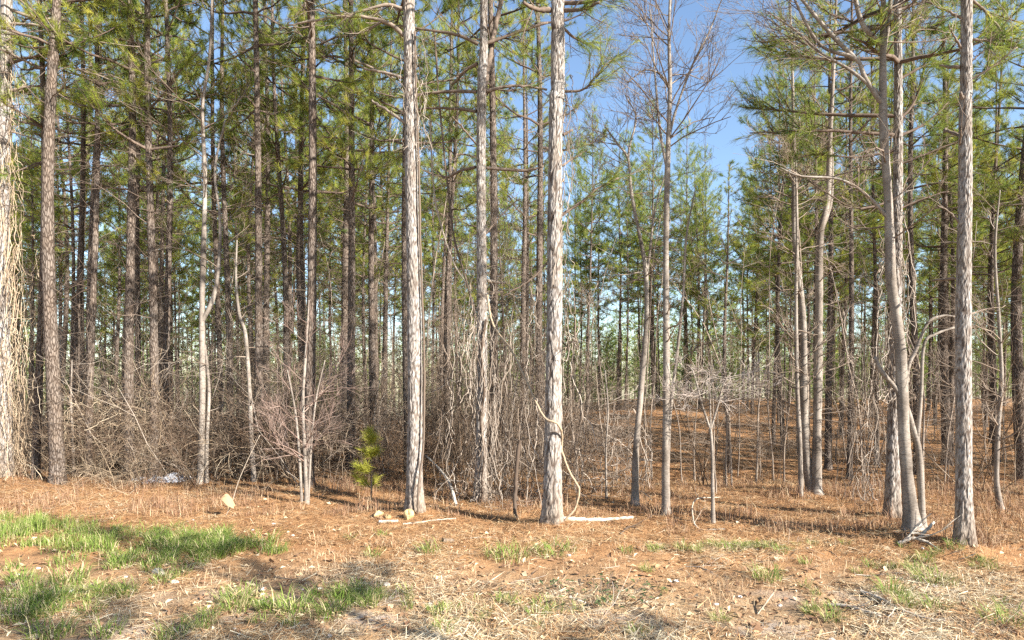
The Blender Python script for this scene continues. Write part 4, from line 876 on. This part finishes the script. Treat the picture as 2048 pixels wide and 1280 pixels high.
# low dark-leaved plant
x, y = G(1195, 1195); rg = np.random.default_rng(860)
mb = MB(); lf = MB()
for i in range(90):
    a = rg.random() * 6.28; rr = 0.42 * math.sqrt(rg.random()); q = np.array([rr * math.cos(a) * 1.2, rr * math.sin(a) * 0.8, rg.uniform(0.02, 0.10)]); u = rg.normal(0, 1, 3); u[2] *= 0.4; u /= np.linalg.norm(u); v = np.cross(u, [0, 0, 1]); s_ = rg.uniform(0.015, 0.032)
    lf.add(np.array([q - u * s_, q + v * s_ * 0.6 + [0, 0, 0.006], q + u * s_, q - v * s_ * 0.6 + [0, 0, 0.006]]), T=[[0, 1, 2], [0, 2, 3]], a=rg.random())
    mb.tube(np.array([[q[0] * 0.7, q[1] * 0.7, -0.01], q]), [0.0025, 0.002], 3, 0.3)
iv = thing('creeping_plant', 'low dark-leaved creeping plant in the foreground right of centre', 'plant', (x, y, float(gz(np.array([x]), np.array([y]))[0]))); obj('stem_mat', mb.mesh('creeper_stems', M['twig']), iv)['kind'] = 'stuff'; obj('foliage', lf.mesh('creeper_leaves', M['ivy'], False), iv)

# ------------------------------------------------------------------ rocks, logs, sticks, sheet
def rock(name, label, cat, px, py, size, mat, seed, group=None, flat=0.65):
    rg = np.random.default_rng(seed); n1, n2 = 9, 12; V = []
    ph = rg.random(9) * 6.28
    for i in range(n1 + 1):
        th = math.pi * i / n1
        for j in range(n2):
            a = 2 * math.pi * j / n2; dv = np.array([math.sin(th) * math.cos(a), math.sin(th) * math.sin(a), math.cos(th)])
            r = 1 + 0.16 * math.sin(2 * a + ph[0] + th) + 0.13 * math.sin(3 * th + ph[1]) * math.cos(2 * a + ph[2]) + 0.07 * math.sin(5 * a + ph[3])
            r = min(r, 0.92 / max(abs(np.dot(dv, [math.cos(ph[4]), math.sin(ph[4]), 0.3])), 0.1), 0.88 / max(abs(np.dot(dv, [math.cos(ph[5]), math.sin(ph[5]), -0.5])), 0.1))
            V.append(dv * r * np.array([1, 0.85, flat]) * size)
    k = np.arange(n1)[:, None] * n2; j = np.arange(n2)[None]; Q = np.stack([k + j, k + n2 + j, k + n2 + (j + 1) % n2, k + (j + 1) % n2], -1).reshape(-1, 4)
    mb = MB(); mb.add(np.array(V), Q=Q, a=rg.uniform(0.2, 0.9)); x, y = G(px, py)
    o = obj(name, mb.mesh(name, M[mat], False)); o.location = (x, y, float(gz(np.array([x]), np.array([y]))[0]) + size * flat * 0.45); o.rotation_euler = (0, 0, rg.random() * 6.28)
    return tag(o, label, cat, group)
rock('rock', 'ochre rock at the foot of the thick pale pine', 'rock', 817, 1036, 0.075, 'yellow_rock', 901, flat=0.9)
rock('rock', 'mossy ochre rock left of the foot of the thick pale pine', 'rock', 757, 1032, 0.065, 'yellow_rock', 902)
rock('rock', 'brown mossy rock between the two ochre rocks', 'rock', 776, 1036, 0.05, 'yellow_rock', 903)
rock('rock', 'rounded grey rock in the looser grass patch on the left', 'rock', 318, 1148, 0.06, 'stone', 904)
rock('rock', 'flat white stone right of the rounded grey rock', 'rock', 347, 1166, 0.04, 'stone', 905, flat=0.4)
for i, (px, py, s_) in enumerate([(146, 1113, .03), (77, 1137, .03), (36, 1150, .035), (252, 1158, .03), (143, 1182, .04), (526, 1186, .045), (522, 1204, .05), (640, 1180, .03), (605, 1185, .02), (480, 1271, .025), (470, 1260, .02), (660, 1274, .03), (773, 1172, .05), (780, 1200, .025), (860, 1206, .03), (1056, 1214, .028), (1092, 1225, .035), (980, 1216, .02), (902, 1098, .035), (929, 1096, .025),
        (1054, 1086, .03), (1138, 1113, .035), (1432, 1211, .03), (1560, 1207, .03), (1700, 1217, .03), (1353, 1168, .04), (1945, 1265, .03), (1870, 1176, .04), (1355, 1270, .03), (1480, 1196, .03), (1662, 1278, .05), (1615, 1098, .02), (1516, 1100, .03), (1845, 1097, .03), (223, 1039, .03), (386, 1041, .025), (548, 1047, .04), (585, 1071, .035), (505, 1062, .03)]):
    rock('pebble', 'small pale stone lying on the %s' % ('shaded left foreground' if px < 700 and py > 1090 else 'left straw' if px < 700 else 'central foreground' if px < 1300 else 'right foreground'), 'stone', px, py, s_ * 0.62, 'stone', 910 + i, 'pale stones ' + ('left' if px < 700 and py > 1090 else 'left straw' if px < 700 else 'centre' if px < 1300 else 'right'), flat=0.45)

def stick(name, label, cat, pts, w0, w1, seed, mat='dead_wood', tint=0.6, group=None, forks=0, lift=0.0):
    """pts: (px, row[, height above ground])"""
    rg = np.random.default_rng(seed); P = []
    for p in pts:
        x, y = G(p[0], p[1]); P.append([x, y, float(gz(np.array([x]), np.array([y]))[0]) + (p[2] if len(p) > 2 else 0) + lift])
    P = np.array(P); d = P[:, 1].mean(); r0, r1 = w0 * d / F * 0.5, w1 * d / F * 0.5
    S_ = spline(P, 8 * len(P)); S_[:, 2] += r0 * 0.6; S_ += rg.normal(0, r0 * 0.12, S_.shape)
    mb = MB(); mb.tube(S_, np.linspace(r0, r1, len(S_)) * (1 + 0.1 * rg.normal(0, 1, len(S_))), 8, tint)
    lm = Limbs()
    for k in range(forks):
        i = rg.integers(2, len(S_) - 2); dd = S_[i + 1] - S_[i]; nd = rot_about(dd / np.linalg.norm(dd), np.array([0, 0, 1.0]), rg.choice([-1, 1]) * rg.uniform(0.4, 0.9)); nd[2] += 0.15
        twig_fan(lm, rg, S_[i], nd, rg.uniform(0.15, 0.4), r1 * 0.8, 1, tint, -0.02, 3, 0.6, 0.1)
    if lm.d: lm.into(mb)
    return tag(obj(name, mb.mesh(name, M[mat])), label, cat, group)
stick('fallen_log', 'bleached white log on the ground right of the thickest trunk', 'log', [(1124, 1042), (1190, 1043), (1266, 1039)], 10, 6, 950, tint=0.95)
stick('log_piece', 'short cut pale log piece left of the ochre rock', 'log', [(757, 1046), (797, 1044)], 7, 6, 951, tint=1.0)
stick('fallen_stick', 'pale stick lying right of the ochre rock', 'stick', [(806, 1049), (840, 1045), (870, 1042), (912, 1041)], 4, 3, 952, tint=0.8)
stick('fallen_branch', 'long pale fallen branch across the right foreground', 'branch', [(1655, 1212), (1700, 1220), (1762, 1238)], 9, 5, 953, tint=0.75, forks=2)
stick('fallen_branch', 'forked pale branch above the long fallen branch, right foreground', 'branch', [(1722, 1192), (1760, 1206), (1800, 1228), (1890, 1250)], 9, 4, 954, tint=0.7, forks=3)
stick('thin_stick', 'thin grey stick slanting left of the long fallen branch', 'stick', [(1548, 1200, 0.06), (1515, 1228)], 3, 2.5, 955, tint=0.5)
stick('root_heap', 'bleached root pieces at the foot of the forked tree', 'root', [(1796, 1088), (1830, 1086, 0.03), (1862, 1090)], 8, 5, 956, tint=0.8, forks=5)
stick('broken_branch', 'pale broken branch propped at the foot of the forked tree', 'branch', [(1836, 1080), (1868, 1072, 0.12)], 7, 5, 957, tint=0.9)
stick('arched_branch', 'thick pale dead branch arching down right of the thick pale pine', 'branch', [(912, 1012), (905, 1005, 0.12), (895, 990, 0.22), (872, 975, 0.32), (852, 965, 0.4)], 6, 4, 958, tint=0.9)
stick('curved_branch', 'curved fallen branch beside the flat-topped little tree', 'branch', [(1450, 1062), (1400, 1060), (1385, 1050, 0.1), (1392, 1030, 0.18), (1440, 1020, 0.15)], 4, 2, 959, tint=0.6, forks=2)
stick('bleached_stick', 'bleached stick in the straw below the thickest trunk', 'stick', [(940, 1080), (985, 1075)], 3, 2, 960, tint=0.8)
stick('dark_branch', 'dark crooked fallen branch right of the bleached log', 'branch', [(1240, 1072), (1260, 1062, 0.03), (1285, 1066)], 4, 2, 961, 'twig', 0.1, forks=3)
stick('white_stick', 'short white stick in the centre foreground', 'stick', [(1140, 1200), (1172, 1206)], 7, 4, 962, tint=1.0)
stick('short_chunk', 'small bark chunk on the straw below the slim middle pine', 'wood chunk', [(885, 1090), (906, 1087)], 10, 7, 963, tint=0.1)
r_ = np.random.default_rng(970)
for i in range(46):
    px = r_.uniform(20, 2030); py = r_.uniform(1060, 1265); L = r_.uniform(20, 70); a = r_.normal(0, 0.5)
    z_ = 'left' if px < 680 else 'central' if px < 1360 else 'right'
    stick('twig', 'thin dry twig lying on the %s foreground' % z_, 'twig', [(px, py), (px + L / 2 * math.cos(a), py + L * 0.12 * math.sin(a) + r_.normal(0, 2)), (px + L * math.cos(a), py + L * 0.3 * math.sin(a))], r_.uniform(1.5, 3), 1.2, 971 + i, 'twig', r_.uniform(0.1, 0.9), 'twigs on the %s foreground' % z_, int(r_.integers(0, 3)))

# dead leaves
lv = MB(); rg = np.random.default_rng(980)
for i in range(2600):
    px = rg.uniform(-20, 2070); py = 975 + 305 * rg.random() ** 0.9; x, y = G(px, py); q = np.array([x, y, float(gz(np.array([x]), np.array([y]))[0]) + 0.012]); a = rg.random() * 6.28; s_ = rg.uniform(0.012, 0.035)
    u = np.array([math.cos(a), math.sin(a), rg.normal(0, 0.3)]); v = np.array([-math.sin(a), math.cos(a), rg.normal(0, 0.4)])
    lv.add(np.array([q - u * s_, q + v * s_ * 0.6 + [0, 0, 0.01], q + u * s_, q - v * s_ * 0.6 + [0, 0, 0.008]]), T=[[0, 1, 2], [0, 2, 3]], a=rg.random() ** 1.5)
tag(obj('leaf_litter', lv.mesh('leaf_litter', M['dead_leaf'], False)), 'dead brown leaves scattered on the clearing', kind='stuff')

# white plastic sheet: crumpled heap in two folds
def sheet(px, py, w, h, dep, seed, parent, inv):
    rg = np.random.default_rng(seed); n1, n2 = 26, 16; d = dist(py); x0 = (px - CX) / F * d; u = np.linspace(-1, 1, n1); v = np.linspace(-1, 1, n2); U, V_ = np.meshgrid(u, v)
    Z = h * np.maximum(0, 1 - np.abs(U + 0.45) ** 1.3 * np.where(U > -0.45, 0.75, 1.9)) * np.maximum(0, 1 - V_ ** 2) + 0.035 * (vnoise(U * 6 + seed, V_ * 5) + 0.5 * vnoise(U * 14, V_ * 12 + seed))
    X = x0 + U * w * 0.5 + 0.04 * vnoise(U * 4, V_ * 4 + 3); Y = d + V_ * dep * 0.5 + 0.05 * vnoise(U * 5 + 8, V_ * 3)
    Z = hz(X, Y) + 0.02 + np.maximum(Z, 0.0)
    mb = MB(); ii = (np.arange(n2 - 1)[:, None] * n1 + np.arange(n1 - 1)[None]).reshape(-1)
    mb.add(np.stack([X, Y, Z], -1).reshape(-1, 3) - inv, Q=np.stack([ii, ii + 1, ii + n1 + 1, ii + n1], -1), a=0.5)
    obj('fold', mb.mesh('sheet_fold', M['tarp']), parent)
x, y = G(335, 965); inv = np.array([x, y, hz1(x, y)])
ts = thing('plastic_sheet', 'crumpled white plastic sheet on the straw at the left brush edge', 'sheet', tuple(inv))
sheet(352, 963, 0.40, 0.11, 0.5, 990, ts, inv); sheet(317, 965, 0.30, 0.07, 0.4, 991, ts, inv); sheet(278, 962, 0.16, 0.04, 0.3, 992, ts, inv)
# pale dead plant with a big dried leaf
x, y = G(450, 1032); inv = np.array([x, y, hz1(x, y)]); d = y
rt = thing('dried_plant', 'leaning dry stalk with a big bleached leaf on the left straw', 'plant', tuple(inv))
mb = MB(); mb.tube(spline(WP([(450, 1034), (462, 1010), (478, 960), (500, 910), (520, 870)], d) - inv, 24), np.linspace(0.006, 0.003, 24), 6, 0.6); obj('stalk', mb.mesh('dry_stalk', M['dead_wood']), rt)
mb = MB(); rg = np.random.default_rng(993); U, V_ = np.meshgrid(np.linspace(-1, 1, 9), np.linspace(0, 1, 9)); c0 = W(466, 1016, d) - inv
wd = np.sin(np.pi * np.clip(V_ * 0.9 + 0.08, 0, 1)) * 0.055
pp = np.stack([c0[0] + 0.03 - V_ * 0.17 + 0.02 * vnoise(U * 3, V_ * 3), c0[1] - 0.03 + U * wd * 0.6, c0[2] + 0.02 + 0.10 * np.sin(V_ * 2.2) + U * wd + 0.02 * vnoise(U * 4 + 5, V_ * 4)], -1)
ii = (np.arange(8)[:, None] * 9 + np.arange(8)[None]).reshape(-1); mb.add(pp.reshape(-1, 3), Q=np.stack([ii, ii + 1, ii + 10, ii + 9], -1), a=0.62); obj('leaf', mb.mesh('big_leaf', M['dead_leaf']), rt)

for k in kinds_near + kinds_far:
    if id(k) not in used_kind:
        for c_ in list(k.children): bpy.data.objects.remove(c_)
        bpy.data.objects.remove(k)
# number the look-alikes of a zone from left to right
ORD = 'first second third fourth fifth sixth seventh eighth ninth tenth eleventh twelfth thirteenth fourteenth fifteenth sixteenth seventeenth eighteenth nineteenth twentieth'.split()
ORD += ['twenty-' + w for w in ORD[:9]] + ['thirtieth']
bunch = {}
for o in list(col.objects):
    if o.parent is None and 'group' in o.keys() and ('near-row' in o['group'] or 'far-back' in o['group'] or o['group'].startswith(('edge saplings', 'inner saplings', 'front-brush', 'deep-brush'))):
        bunch.setdefault(o['group'], []).append(o)
for g, L in bunch.items():
    if 1 < len(L) <= 30:
        L.sort(key=lambda o: o.location.x / o.location.y)
        for i, o in enumerate(L): o['label'] = '%s from left: %s' % (ORD[i], o['label'])
tot = sum(len(me.polygons) for me in bpy.data.meshes)
print('unique polygons', tot)
